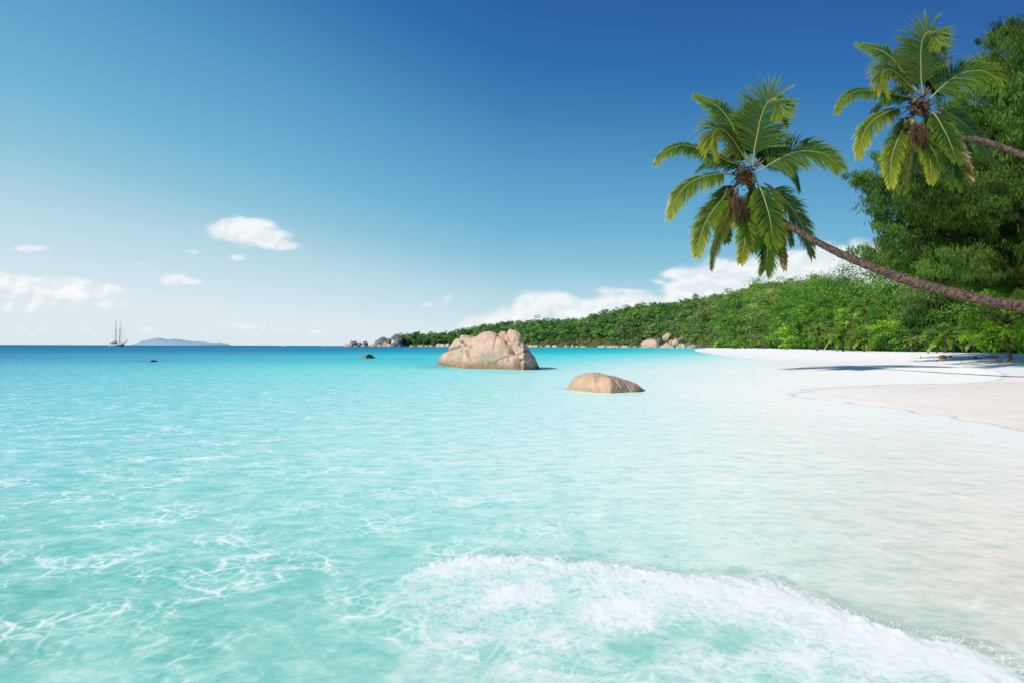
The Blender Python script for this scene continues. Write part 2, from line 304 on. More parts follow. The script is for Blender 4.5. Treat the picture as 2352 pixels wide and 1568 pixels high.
def build_sea():
    rows = np.concatenate([np.geomspace(.9, 45, 620), np.geomspace(46, 40000, 170)])
    x, y = polar(rows, .088); shp = x.shape
    s = sdist(x, y); d = np.hypot(x, y)
    zs = sand_z(x, y, s)
    # gentle swell and chop
    amp = np.clip(.010+.0006*d, 0, .03)*np.clip(1-np.maximum(s, -6)/-6*-1, .25, 1)
    z = amp*(fbm(x*.5+.3*y, y*.9, 0, 3, 3)) + .006*fbm(x*2.2, y*3.0, 0, 3, 21)*(d < 60)
    # breaker
    yy = np.maximum(y, .2); u = x/yy; fd = np.interp(u, WFu, WFd)
    wob = .12*fbm(x*1.6, y*1.6, 0, 4, 31)+.10*fbm(x*8, y*5, 0, 4, 33)+.05*vnoise(x*40, y*30, 0, 35)
    w = np.where(y > .2, fd - y + wob, 9.0)
    side = sstep(WFu[0]-.02, WFu[0]+.18, u)*(1-sstep(1.2, 1.8, u))
    prof = sstep(-.04, .22, w)*(.25+.75*np.exp(-np.clip(w-.1, 0, None)*1.2))
    lump = .5+.5*fbm(x*5, y*5, 0, 4, 41)
    fine = fbm(x*22, y*22, 0, 3, 43)
    spk = np.clip(fbm(x*13, y*13, 0, 4, 47)+.05, 0, 1)*np.clip(.5+1.6*vnoise(x*2.3, y*2.3, 0, 49), 0, 1.5)*np.exp(-((w-.10)/.12)**2)
    wave = side*prof*(.040+.020*lump + .006*fine*sstep(-.02, .1, w)+.05*spk)*(w < 6)*np.interp(u, [.25, .7], [1, .35])
    z = z + np.where(d < 12, wave, 0)*np.clip(1.2-np.maximum(w, 0)/2.6, .15, 1)
    band = side*sstep(-.01, .05, w)*np.exp(-(np.clip(w, 0, None)/.40)**2)
    bl = ell(x, y, BLOBS)*sstep(-.02, .06, w)*side
    ho = ell(x, y, HOLES)
    gen = .52*side*sstep(0, .2, w)*np.exp(-np.clip(w, 0, None)/3.2)
    foam = np.clip(band*.70+bl*.85+gen*(.85+.9*fbm(x*1.7, y*1.7, 0, 3, 45)) - ho*.55, 0, 1.2)*(d < 12)
    z = z + foam*(d < 12)*.003*fine
    # swash line along the beach
    sn = s+.5*fbm(x*.7, y*.7, 0, 4, 53)
    sw = (np.exp(-((sn+.22)/.13)**2)+.45*np.exp(-((sn+.7)/.5)**2))*(.25+.95*np.clip(.5+fbm(x*.8, y*.8, 0, 3, 51), 0, 1))*(d < 120)*(d > 9)
    foam = np.maximum(foam, .9*sw)
    dk = np.clip(ell(x, y, REEF_AND_SHADOW), 0, 1)
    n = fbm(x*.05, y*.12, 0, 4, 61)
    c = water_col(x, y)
    c = c*(1-.16*(np.exp(-((w+.09)/.09)**2)*side*(d < 12)))[..., None]  # wave's shadow painted as a darker band ahead of the crest
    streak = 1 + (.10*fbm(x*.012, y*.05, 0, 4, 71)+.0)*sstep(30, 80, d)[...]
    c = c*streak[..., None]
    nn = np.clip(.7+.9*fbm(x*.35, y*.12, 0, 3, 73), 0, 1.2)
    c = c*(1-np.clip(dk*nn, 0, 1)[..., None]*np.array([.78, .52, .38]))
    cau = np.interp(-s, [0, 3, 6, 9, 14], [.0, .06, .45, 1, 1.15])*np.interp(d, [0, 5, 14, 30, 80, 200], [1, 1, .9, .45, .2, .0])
    right = np.interp(s, [-5, -1.2], [0, 1])*(d < 40)
    rip = np.interp(s, [-9, -4, 0], [0, 1, .7])*np.interp(d, [0, 10, 40], [1, .8, 0])
    edge = np.clip((z-zs)/.010, 0, 1)
    gl = np.interp(d, [1, 6, 20, 80, 300, 2000], [.50, .38, .24, .11, .04, .02])
    far = np.interp(d, [1, 10, 60, 400], [1, .85, .35, .0])
    z = z*np.interp(d, [0, 100, 400, 1000], [1, 1, .3, 0])
    v = np.stack([x, y, z], -1).reshape(-1, 3)
    V = np.vstack([v, [[0, 0, 0]]]); nc = shp[1]
    f = grid_faces(shp[0], nc)
    def e(a, c0=0.0): return np.append(np.broadcast_to(a, shp).ravel(), c0)
    colr = np.vstack([c.reshape(-1, 3), c.reshape(-1, 3)[0]])
    # keep only cells where there is water (leave a little under the sand)
    keep = (zs < .12).ravel()[f].any(1)
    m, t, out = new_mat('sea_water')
    geo = t.node('ShaderNodeNewGeometry').outputs['Position']
    col = t.attr('Col', 'Color')
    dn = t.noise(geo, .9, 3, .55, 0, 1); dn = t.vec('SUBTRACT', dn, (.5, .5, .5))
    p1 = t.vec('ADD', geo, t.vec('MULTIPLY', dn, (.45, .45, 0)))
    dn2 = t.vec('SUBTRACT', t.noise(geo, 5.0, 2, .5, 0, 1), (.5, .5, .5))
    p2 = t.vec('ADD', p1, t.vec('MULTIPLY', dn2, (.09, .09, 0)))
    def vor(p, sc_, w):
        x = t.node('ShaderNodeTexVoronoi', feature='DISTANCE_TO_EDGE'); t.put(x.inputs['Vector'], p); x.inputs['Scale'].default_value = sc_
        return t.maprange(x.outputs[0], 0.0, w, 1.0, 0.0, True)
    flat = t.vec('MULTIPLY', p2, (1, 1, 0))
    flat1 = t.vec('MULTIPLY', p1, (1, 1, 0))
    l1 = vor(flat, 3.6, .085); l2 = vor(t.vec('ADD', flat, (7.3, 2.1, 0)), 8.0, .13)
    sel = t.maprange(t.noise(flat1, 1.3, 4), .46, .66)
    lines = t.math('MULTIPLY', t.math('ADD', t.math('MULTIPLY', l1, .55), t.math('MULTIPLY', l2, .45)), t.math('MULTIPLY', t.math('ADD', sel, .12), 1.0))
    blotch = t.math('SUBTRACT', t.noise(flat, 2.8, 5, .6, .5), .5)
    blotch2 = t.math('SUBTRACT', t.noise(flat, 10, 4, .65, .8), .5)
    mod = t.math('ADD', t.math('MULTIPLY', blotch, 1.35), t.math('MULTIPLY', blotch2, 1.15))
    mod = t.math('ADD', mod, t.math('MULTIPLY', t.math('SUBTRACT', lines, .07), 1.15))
    mod = t.math('MULTIPLY', mod, t.attr('cau'))  # caustic light net and bright patches painted into the water colour
    # sand ripples seen through the thin water on the right
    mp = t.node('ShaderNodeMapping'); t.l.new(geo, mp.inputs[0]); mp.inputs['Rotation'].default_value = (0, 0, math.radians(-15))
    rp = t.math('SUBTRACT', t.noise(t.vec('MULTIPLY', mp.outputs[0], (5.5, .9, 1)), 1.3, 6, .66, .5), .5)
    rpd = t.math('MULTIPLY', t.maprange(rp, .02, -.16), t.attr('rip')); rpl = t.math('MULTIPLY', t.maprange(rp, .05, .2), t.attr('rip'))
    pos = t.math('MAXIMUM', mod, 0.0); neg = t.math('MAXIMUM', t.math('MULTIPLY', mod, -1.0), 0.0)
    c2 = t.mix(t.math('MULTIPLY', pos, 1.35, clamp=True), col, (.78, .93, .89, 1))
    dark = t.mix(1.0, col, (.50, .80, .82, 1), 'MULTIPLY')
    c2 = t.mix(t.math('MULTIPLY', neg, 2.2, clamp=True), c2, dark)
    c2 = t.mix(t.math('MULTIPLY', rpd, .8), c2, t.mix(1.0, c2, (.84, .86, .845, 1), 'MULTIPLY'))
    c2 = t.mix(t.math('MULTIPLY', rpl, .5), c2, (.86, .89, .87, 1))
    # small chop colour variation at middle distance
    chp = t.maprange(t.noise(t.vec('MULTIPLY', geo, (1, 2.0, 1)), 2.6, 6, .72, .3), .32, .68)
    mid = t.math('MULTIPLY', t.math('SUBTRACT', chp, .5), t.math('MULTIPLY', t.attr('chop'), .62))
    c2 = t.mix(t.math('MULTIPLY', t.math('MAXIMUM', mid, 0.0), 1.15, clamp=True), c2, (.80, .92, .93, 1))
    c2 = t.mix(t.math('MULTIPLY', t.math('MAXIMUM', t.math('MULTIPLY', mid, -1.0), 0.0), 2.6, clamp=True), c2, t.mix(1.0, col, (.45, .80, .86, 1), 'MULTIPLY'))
    # foam
    fm = t.attr('foam')
    fgeo = t.vec('ADD', geo, t.vec('MULTIPLY', t.vec('SUBTRACT', t.noise(geo, 3.2, 4, .6, 0, 1), (.5, .5, .5)), (.5, .5, 0)))
    fn = t.noise(fgeo, 3.6, 10, .70, .2)
    fn2 = t.noise(fgeo, 34.0, 5, .75)
    fvo = t.node('ShaderNodeTexVoronoi', feature='DISTANCE_TO_EDGE'); t.put(fvo.inputs['Vector'], t.vec('MULTIPLY', t.vec('ADD', fgeo, t.vec('MULTIPLY', dn2, (.2, .2, 0))), (1, 1, 0))); fvo.inputs['Scale'].default_value = 13
    lace = t.maprange(fvo.outputs[0], 0.0, .30, .5, -.4)
    ff = t.math('ADD', t.math('MULTIPLY', t.math('SUBTRACT', fn, .5), 3.0), t.math('MULTIPLY', t.math('SUBTRACT', fn2, .5), 1.5))
    ff = t.math('ADD', ff, t.math('MULTIPLY', lace, .6))
    fa = t.maprange(t.math('ADD', fm, t.math('MULTIPLY', ff, t.maprange(fm, 0.0, .30))), .05, 1.12, 0.0, .98)
    c3 = t.mix(fa, c2, (.82, .87, .90, 1))
    ill = t.mix(1.0, c3, (WK*1.15, WK*1.09, WK*1.0, 1), 'MULTIPLY')
    h1 = t.noise(geo, 1.3, 4, .55); h2 = t.noise(geo, 7.0, 4, .6)
    b1 = bump(t, t.math('ADD', h1, t.math('MULTIPLY', h2, .25)), .55, .12)
    b2 = bump(t, t.math('MULTIPLY', fn2, fa), .5, .02, b1)
    dif = t.node('ShaderNodeBsdfDiffuse'); t.put(dif.inputs['Color'], ill); t.put(dif.inputs['Normal'], t.vec('NORMALIZE', t.vec('ADD', bump(t, t.math('MULTIPLY', fn2, fa), .35, .012), (0, 0, 1.2))))
    gls = t.node('ShaderNodeBsdfGlossy'); gls.inputs['Roughness'].default_value = .16; t.put(gls.inputs['Normal'], b2); gls.inputs['Color'].default_value = (.9, .97, 1, 1)
    fr = t.node('ShaderNodeFresnel'); fr.inputs[0].default_value = 1.33; t.put(fr.inputs['Normal'], b1)
    gf = t.math('MULTIPLY', t.math('MULTIPLY', fr.outputs[0], t.attr('gloss')), t.math('SUBTRACT', 1.0, t.math('MULTIPLY', fa, .7)))
    mx = t.node('ShaderNodeMixShader'); t.l.new(gf, mx.inputs[0]); t.l.new(dif.outputs[0], mx.inputs[1]); t.l.new(gls.outputs[0], mx.inputs[2])
    trn = t.node('ShaderNodeBsdfTransparent'); mx2 = t.node('ShaderNodeMixShader')
    t.l.new(t.math('MAXIMUM', t.attr('edge'), t.math('MULTIPLY', fa, .9)), mx2.inputs[0]); t.l.new(trn.outputs[0], mx2.inputs[1]); t.l.new(mx.outputs[0], mx2.inputs[2])
    t.l.new(mx2.outputs[0], out)
    chop = np.interp(d, [0, 5, 9, 25, 70, 180], [.15, .5, 1.0, 1.0, .6, .12])*np.interp(-s, [1.5, 7], [.15, 1])
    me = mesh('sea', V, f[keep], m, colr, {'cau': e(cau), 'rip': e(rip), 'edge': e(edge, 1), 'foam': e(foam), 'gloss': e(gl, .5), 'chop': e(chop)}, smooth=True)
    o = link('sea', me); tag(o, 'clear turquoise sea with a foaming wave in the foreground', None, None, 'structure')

WK = .93
def build_beach():
    rows = np.concatenate([np.geomspace(.8, 150, 330), np.geomspace(155, 2200, 70)])
    x, y = polar(rows, .35)
    s = sdist(x, y); z = sand_z(x, y, s)
    d = np.hypot(x, y)
    X = 1176+F*x/np.maximum(y, .3)
    dry = np.array([.97, .945, .905]); wet = np.array([.87, .775, .665]); pale = np.array([.92, .86, .79])
    tongue = (y < 31.5)
    t1 = np.interp(X, [1850, 2000, 2352], [0, .35, 1])[..., None]
    wetc = pale*(1-t1)+wet*t1
    c = np.where(tongue[..., None], wetc, dry)
    dist_w = np.clip((s-1)/7, 0, 1)[..., None]
    c = np.where(tongue[..., None], c, lin((246, 241, 235))*.98*(1-dist_w)+dry*dist_w)
    # back of the beach right of the bay : dry sand
    mark = np.exp(-((np.mod(s+1.2*fbm(x*.12, y*.12, 0, 3, 83), 2.7)-1.3)/.12)**2)*(s > .8)*(s < 16)
    c = c*(1-.07*mark)[..., None]
    c = c*(1+.035*fbm(x*.3, y*.8, 0, 4, 81))[..., None]
    m, t, out = new_mat('coral_sand'); geo = t.node('ShaderNodeNewGeometry').outputs['Position']
    col = t.attr('Col', 'Color')
    n = t.noise(geo, .6, 6, .6); f = t.noise(geo, 60, 3, .7)
    mp = t.node('ShaderNodeMapping'); t.l.new(geo, mp.inputs[0]); mp.inputs['Rotation'].default_value = (0, 0, math.radians(8)); mp.inputs['Scale'].default_value = (.25, 2.0, 1)
    st = t.noise(mp.outputs[0], 1.0, 5, .6)
    col = t.mix(t.maprange(st, .45, .75, 0, .35), col, t.mix(1.0, col, (.86, .84, .80, 1), 'MULTIPLY'))
    col = t.mix(t.maprange(f, .4, .8, 0, .25), col, t.mix(1.0, col, (.8, .78, .74, 1), 'MULTIPLY'))
    foot = t.noise(geo, 2.2, 4, .55)
    nrm = bump(t, t.math('ADD', t.math('MULTIPLY', foot, t.attr('dry')), t.math('MULTIPLY', f, .05)), .5, .08)
    t.l.new(principled(t, col, .9, .15, nrm), out)
    dryf = np.clip((s-6)/15, 0.03, 1)
    V = np.stack([x, y, z], -1).reshape(-1, 3)
    o = link('beach', mesh('beach', V, grid_faces(*x.shape), m, c.reshape(-1, 3), {'dry': dryf.ravel()}, smooth=True))
    tag(o, 'white coral sand beach sloping under the sea', None, None, 'structure')

# ------------------------------------------------------------------ sky
CLOUDS = [ # X, Y, rx, ry, strength, softness (0 crisp .. 1 faint)
 (560,525,62,24,1.25),(520,528,42,20,.95),(618,545,52,22,1.1),(655,562,34,11,.8),(585,512,30,14,.7),
 (80,572,42,11,.75),(50,583,36,10,.6),(325,603,38,10,.7),(440,580,28,11,.7),(538,588,22,10,.65),(400,642,36,14,.8),(445,650,28,8,.6),
 (20,660,70,24,.95),(110,665,90,22,.85),(200,668,80,20,.8),(150,645,60,13,.7),(260,660,36,11,.5),(60,700,70,14,.35),
 (788,647,17,9,.75),(1033,692,17,15,.85),(990,701,22,7,.6),(980,742,14,8,.35),
 (335,748,28,13,.62),(560,752,50,10,.72),(640,752,44,8,.62),(690,752,30,9,.7),(180,755,54,9,.6),(735,756,24,7,.5),(60,755,60,10,.55),(450,756,66,9,.5),(820,745,34,9,.4),(240,700,110,14,.45),(30,712,90,14,.5),(900,700,26,10,.35),(1000,760,60,10,.5),
 (1095,742,26,20,.95),(1150,728,40,22,1.15),(1210,715,36,30,1.25),(1262,690,48,22,1.05),(1300,704,46,20,.9),(1120,755,60,16,.8),
 (1370,714,48,20,1.05),(1425,698,42,18,1.0),(1480,692,38,20,1.1),(1370,672,44,8,.5),(1450,668,40,8,.5),(1270,748,90,20,.6),(1330,728,40,12,.7),
 (1545,628,26,9,.65),(1505,643,18,7,.5),(1655,600,60,16,.4),(1580,660,46,34,1.1),(1640,650,60,34,1.25),(1700,655,60,40,1.3),(1770,640,60,34,1.2),(1830,625,70,34,1.25),(1900,605,60,36,1.3),(1960,600,70,40,1.3),(2030,610,80,50,1.3),
 (1810,590,34,26,.38),(1560,695,40,14,.7),(1500,718,70,18,.8),(1700,690,150,26,1.1),(1900,650,150,34,1.2),(2100,640,160,60,1.2),(2250,660,160,60,1.0),(2450,680,200,60,1.0),(-150,670,120,30,.9),(-400,640,160,30,.9)]
SUN_DIR = Vector((-.64, -.50, .585)).normalized()
def build_world():
    w = bpy.data.worlds.new('World'); sc.world = w; w.use_nodes = True
    t = NT(w.node_tree); t.n.clear()
    out = t.node('ShaderNodeOutputWorld'); bg = t.node('ShaderNodeBackground')
    d = t.node('ShaderNodeTexCoord').outputs['Generated']
    xyz = t.node('ShaderNodeSeparateXYZ'); t.l.new(d, xyz.inputs[0])
    hx = t.math('SQRT', t.math('ADD', t.math('MULTIPLY', xyz.outputs[0], xyz.outputs[0]), t.math('MULTIPLY', xyz.outputs[1], xyz.outputs[1])))
    hx = t.math('MAXIMUM', hx, .001)
    v = t.math('DIVIDE', xyz.outputs[2], hx)             # tangent of elevation
    azx = t.math('DIVIDE', xyz.outputs[0], hx)           # sine of azimuth, east positive
    k = t.node('ShaderNodeValToRGB'); e = k.color_ramp.elements; e[0].position = 0; e[1].position = 1
    azn = t.math('MULTIPLY_ADD', azx, .5, .5)
    kf = t.ramp(azn, [(0.0, (.42,)*3), (.21, (.48,)*3), (.34, (.58,)*3), (.5, (.745,)*3), (.70, (.86,)*3), (.80, (.99,)*3), (1.0, (.9,)*3)])
    v0 = t.ramp(azn, [(0.0, (.07,)*3), (.21, (.058,)*3), (.34, (.035,)*3), (.5, (.0,)*3)])
    # the pale horizon glow reaches higher on the sunward side
    tv = t.math('MULTIPLY', t.math('MAXIMUM', t.math('SUBTRACT', v, v0), 0.0), kf)
    f01 = t.math('DIVIDE', tv, .49)
    stops = [(0.0,(224,237,244)),(.04,(208,230,240)),(.11,(180,217,231)),(.18,(142,197,221)),(.256,(113,181,214)),(.33,(97,167,208)),(.43,(78,149,196)),(.525,(61,128,185)),(.62,(45,112,177)),(.77,(38,97,166)),(.88,(34,86,153)),(1.0,(33,77,144))]
    sky = t.ramp(f01, [(p, tuple(lin(c))) for p, c in stops])
    st = t.node('ShaderNodeTexSky', sky_type='NISHITA'); st.sun_disc = False
    st.sun_elevation = math.asin(SUN_DIR.z); st.sun_rotation = math.atan2(SUN_DIR.x, SUN_DIR.y)
    st.dust_density = .6; st.ozone_density = 2.0
    nis = t.mix(1.0, st.outputs[0], (.10, .10, .10, 1), 'MULTIPLY')
    base = t.mix(.07, sky, nis)
    # clouds, laid out by direction (u = x/y, v = z/y)
    yy = t.math('MAXIMUM', xyz.outputs[1], .02)
    u2 = t.math('DIVIDE', xyz.outputs[0], yy); v2 = t.math('DIVIDE', xyz.outputs[2], yy)
    cb = t.node('ShaderNodeCombineXYZ'); t.l.new(u2, cb.inputs[0]); t.l.new(v2, cb.inputs[1]); uv = cb.outputs[0]
    nv = t.vec('MULTIPLY', uv, (1, 1.5, 1))
    warp = t.vec('MULTIPLY', t.vec('SUBTRACT', t.noise(nv, 9, 4, .55, 0, 1), (.5, .5, .5)), (.05, .03, 0))
    uvw = t.vec('ADD', uv, warp)
    tot = None
    for X, Y, rx, ry, s in CLOUDS:
        c = ((X-1176)/F, (794-Y+(X-1176)*.0026)/F, 0)
        q = t.vec('MULTIPLY', t.vec('SUBTRACT', uvw, c), (F/rx, F/ry, 0))
        r2 = t.vec('DOT_PRODUCT', q, q)
        g = t.math('MULTIPLY', t.math('POWER', .40, r2), s)
        tot = g if tot is None else t.math('ADD', tot, g)
    tot = t.math('MINIMUM', tot, 1.25)
    n1 = t.noise(nv, 21, 7, .58, .3); n2 = t.noise(t.vec('ADD', nv, (.007, -.010, 0)), 21, 5, .55, .3)
    vo = t.node('ShaderNodeTexVoronoi', feature='SMOOTH_F1'); t.put(vo.inputs['Vector'], t.vec('ADD', nv, t.vec('MULTIPLY', t.vec('SUBTRACT', t.noise(nv, 40, 3, .6, 0, 1), (.5,.5,.5)), (.02,.02,0)))); vo.inputs['Scale'].default_value = 34
    puff = t.math('MULTIPLY', t.math('SUBTRACT', .45, vo.outputs[0]), .5)
    dens0 = t.math('ADD', tot, t.math('ADD', t.math('MULTIPLY', t.math('SUBTRACT', n1, .5), 1.35), puff))
    soft = t.maprange(tot, .3, 1.2, .80, .62)
    dens = t.maprange(t.math('SUBTRACT', dens0, .20), 0.0, soft, 0.0, 1.0, True)
    dens = t.math('MULTIPLY', dens, t.maprange(tot, .06, .45, .0, 1.0))
    dens = t.math('MULTIPLY', dens, t.math('GREATER_THAN', xyz.outputs[1], .05))
    dens = t.math('MULTIPLY', dens, .94)
    lit = t.maprange(t.math('SUBTRACT', n1, n2), -.06, .05)
    lit2 = t.maprange(dens0, .5, 1.5, .15, 1.0)
    cc = t.mix(t.math('MULTIPLY', t.math('ADD', lit, lit2), .5), tuple(lin((216, 229, 238)))+(1,), tuple(lin((251, 252, 253)))+(1,))
    fin = t.mix(dens, base, cc)
    # below the horizon the dome turns to the colour of the sea
    fin = t.mix(t.maprange(v, -.02, 0.0), tuple(lin((90, 150, 175)))+(1,), fin)
    t.l.new(fin, bg.inputs[0]); bg.inputs[1].default_value = 1.0
    t.l.new(bg.outputs[0], out.inputs[0])
    w.cycles.sampling_method = 'MANUAL'; w.cycles.sample_map_resolution = 512
    sd = bpy.data.lights.new('sun', 'SUN'); sd.energy = 5.0; sd.angle = math.radians(3.0); sd.color = (1, .96, .89)
    so = bpy.data.objects.new('sun', sd); COL.objects.link(so); so.rotation_euler = (-SUN_DIR).to_track_quat('-Z', 'Y').to_euler(); so.location = (-20, -10, 30)

# ------------------------------------------------------------------ granite rocks
def seg_dist(x, z, pts):
    best = np.full(x.shape, 1e9)
    for (ax, az), (bx, bz) in zip(pts[:-1], pts[1:]):
        dx, dz = bx-ax, bz-az; t = np.clip(((x-ax)*dx+(z-az)*dz)/(dx*dx+dz*dz+1e-9), 0, 1)
        best = np.minimum(best, np.hypot(x-ax-t*dx, z-az-t*dz))
    return best
def silhouette_rock(name, label, cat, conv, sil, base, depth, mat, grooves=(), bulges=(), noise_amp=.1, nx=260, nt=170, seed=1, power=.62, group=None):
    """rock given by its skyline and its waterline, closed all round"""
    sil = np.array([conv(*p) for p in sil]); base = np.array([conv(*p) for p in base])
    db = np.array([ground(X, Y)[1] for X, Y in base])
    x0, x1 = sil[0][0], sil[-1][0]
    Xs = x0+(x1-x0)*(.5-.5*np.cos(np.linspace(0, np.pi, nx))) ; Xs = .5*Xs+.5*np.linspace(x0, x1, nx)
    Yt = np.interp(Xs, sil[:, 0], sil[:, 1]); dbx = np.interp(Xs, base[:, 0], db)
    ker = np.ones(3)/3
    W = depth*np.sin(np.pi*np.clip((Xs-x0)/(x1-x0), 0, 1))**.55+.02
    dr = dbx+W*.42
    top = np.array([at(X, Y, dd) for X, Y, dd in zip(Xs, Yt, dr)])
    xc = top[:, 0]; Ht = np.maximum(top[:, 2], .02)
    th = np.linspace(-.32, np.pi+.32, nt)
    th = th
    ct, sn = np.cos(th), np.sin(th)
    yf = np.where(ct > 0, -1, 1)*np.abs(ct)**.85
    zf = np.sign(sn)*np.abs(sn)**power
    Yc = dbx[:, None]+ (W*.42)[:, None]*(1+np.minimum(yf, 0)[None, :]) + (W*.58)[:, None]*np.maximum(yf, 0)[None, :]
    Z = np.where(zf > 0, Ht[:, None]*zf[None, :], 1.4*zf[None, :]*np.minimum(1, Ht[:, None]+.3))
    # widen under water
    Xw = xc[:, None]*(Yc/dr[:, None])**0 + 0*Z
    # relief on the visible face, metres in x,z
    def cv(p):
        X, Y = conv(*p); d0 = np.interp(X, base[:, 0], db)+.25*depth; a = at(X, Y, d0); return a[0], a[2]
    dn = np.zeros_like(Z); mask = sstep(1.2, .6, np.abs(th))[None, :] if False else (th < 1.75)[None, :]
    for pts, wd, dp in grooves:
        D = seg_dist(Xw, Z, [cv(p) for p in pts]); dn = dn - dp*np.exp(-(D/wd)**2)*mask
    for (cx, cy), rx, rz, dp in bulges:
        a, b = cv((cx, cy)); dn = dn + dp*np.exp(-((Xw-a)/rx)**2-((Z-b)/rz)**2)*mask
    n = fbm(Xw*1.1/depth*4, Yc*1.1/depth*4, Z*1.1/depth*4, 5, seed)*noise_amp
    n2 = -np.abs(fbm(Xw*2.6/depth*4, Yc*2.6/depth*4, Z*1.8/depth*4, 4, seed+9))*noise_amp*.7
    P = np.stack([Xw, Yc, Z], -1)
    du = np.gradient(P, axis=0); dv = np.gradient(P, axis=1); N = np.cross(du, dv); N /= np.linalg.norm(N, axis=-1)[..., None]+1e-9
    N = np.where((N[..., 1:2]*(Yc-dr[:, None])[..., None]+N[..., 2:3]*.4) < 0, -N, N)
    crest = (1-np.exp(-((th-np.pi/2)/.25)**2))[None, :]
    endf = np.clip(np.sin(np.pi*np.clip((Xs-x0)/(x1-x0), 0, 1))*3, 0, 1)[:, None]
    P = P + N*((dn+n+n2)*(.35+.65*crest)*endf)[..., None]
    o0 = np.array([P[..., 0].mean(), P[..., 1].mean(), 0])
    P = P-o0
    o = link(name, mesh(name, P.reshape(-1, 3), grid_faces(nx, nt), mat, smooth=True)); o.location = Vector(o0)
    return tag(o, label, cat, group)
def build_big_rocks():
    cR = lambda a, b: (980+a*.13021, 735+b*.13021)
    sil = [(170,775),(200,720),(230,675),(290,595),(375,545),(388,520),(400,480),(450,400),(520,326),(606,330),(612,276),(635,266),(700,270),(760,280),(830,297),(900,286),(950,240),(1030,201),(1130,197),(1200,225),(1248,256),(1290,222),(1345,199),(1380,198),(1400,212),(1415,232),(1440,180),(1485,157),(1530,185),(1610,240),(1660,320),(1720,390),(1790,480),(1840,580),(1900,670),(1950,770),(2005,850)]
    base = [(170,775),(400,812),(680,848),(1000,857),(1400,868),(1700,876),(1900,866),(2005,850)]
    gr = [([(1290,260),(1400,340),(1450,420),(1480,500),(1500,580)], .13, .50), ([(1500,580),(1560,660),(1610,740),(1640,850)], .13, .34),
          ([(735,540),(790,640),(860,740),(935,850)], .05, .20), ([(640,560),(650,660),(660,760),(690,850)], .07, .22), ([(560,770),(620,830)], .09, .22),
          ([(600,400),(660,400),(720,450),(820,490)], .08, .22), ([(380,545),(520,505),(600,470)], .12, .22),
          ([(1280,720),(1350,680),(1440,635)], .035, .09), ([(1440,640),(1450,720)], .05, .12), ([(1570,420),(1620,390),(1690,360)], .03, .08),
          ([(1620,610),(1700,560),(1760,520)], .07, .14), ([(1620,710),(1690,700)], .10, .22), ([(1640,440),(1700,470)], .06, .10), ([(1760,620),(1830,760),(1860,800)], .03, .06),
          ([(560,540),(545,640),(560,760)], .05, .12), ([(430,640),(500,580),(520,530)], .04, .05), ([(900,380),(1000,380),(1080,330),(1140,290)], .06, .07), ([(1000,240),(1010,340)], .05, .06), ([(690,296),(715,300)], .07, .10), ([(1150,760),(1180,800)], .08, .1), ([(860,640),(900,700),(960,800)],.05,.08)]
    bu = [((1050,560), 1.1, .9, .42), ((1250,520), .6, .9, .22), ((330,700), .7, .5, .25), ((1560,330), .35, .6, .35), ((1850,760), .5, .6, .25), ((780,740), .3, .4, .12), ((700,340), .5, .2, .15), ((600,620), .2, .5, .1), ((1540,720), .2, .5, .18), ((1330,240), .3, .15, .1)]
    silhouette_rock('granite_boulder', 'large cracked pinkish granite boulder with jagged top standing in the turquoise sea', 'boulder', cR, sil, base, 5.0, M_ROCK, gr, bu, .09, 340, 240, 3, .60)
    c3 = lambda a, b: (735+a*.3385, 643+b*.3385)
    sil = [(1668,742),(1700,705),(1740,667),(1765,652),(1790,640),(1820,636),(1850,629),(1890,626),(1940,640),(2000,655),(2045,666),(2100,682),(2150,708),(2180,728),(2208,746)]
    base = [(1668,742),(1750,752),(1850,762),(1950,767),(2050,762),(2140,757),(2208,747)]
    gr = [([(2040,662),(2060,700),(2088,760)], .022, .06), ([(1900,640),(1880,700),(1900,760)], .10, .06), ([(1960,650),(2010,720)], .05, .03)]
    bu = [((1800,700), .6, .35, .18), ((2000,710), .3, .3, .07), ((2120,725), .25, .2, .05)]
    silhouette_rock('granite_boulder', 'low smooth orange brown boulder in the shallows nearest the beach', 'boulder', c3, sil, base, 1.9, M_ROCK2, gr, bu, .05, 240, 150, 8, .95)
    cB = lambda a, b: (1190*.6125+a*.15625, 735+b*.15625)
    silhouette_rock('sea_rock', 'small brown weedy rock showing above the water left of the large granite boulder', 'rock', cB,
        [(640,550),(680,520),(710,503),(735,508),(755,494),(790,505),(820,530),(855,552)], [(640,550),(740,557),(855,553)], 1.8, M_ROCKD, (), (), .08, 90, 60, 12, .7)
    cI = lambda a, b: (a*.3124, 459.4+b*.3124)
    silhouette_rock('sea_rock', 'tiny dark rock barely awash far out below the distant island', 'rock', cI,
        [(1095,1187),(1108,1178),(1125,1173),(1140,1176),(1150,1187)], [(1095,1187),(1125,1188),(1150,1187)], 1.0, M_ROCKD, (), (), .03, 60, 40, 14, .7)

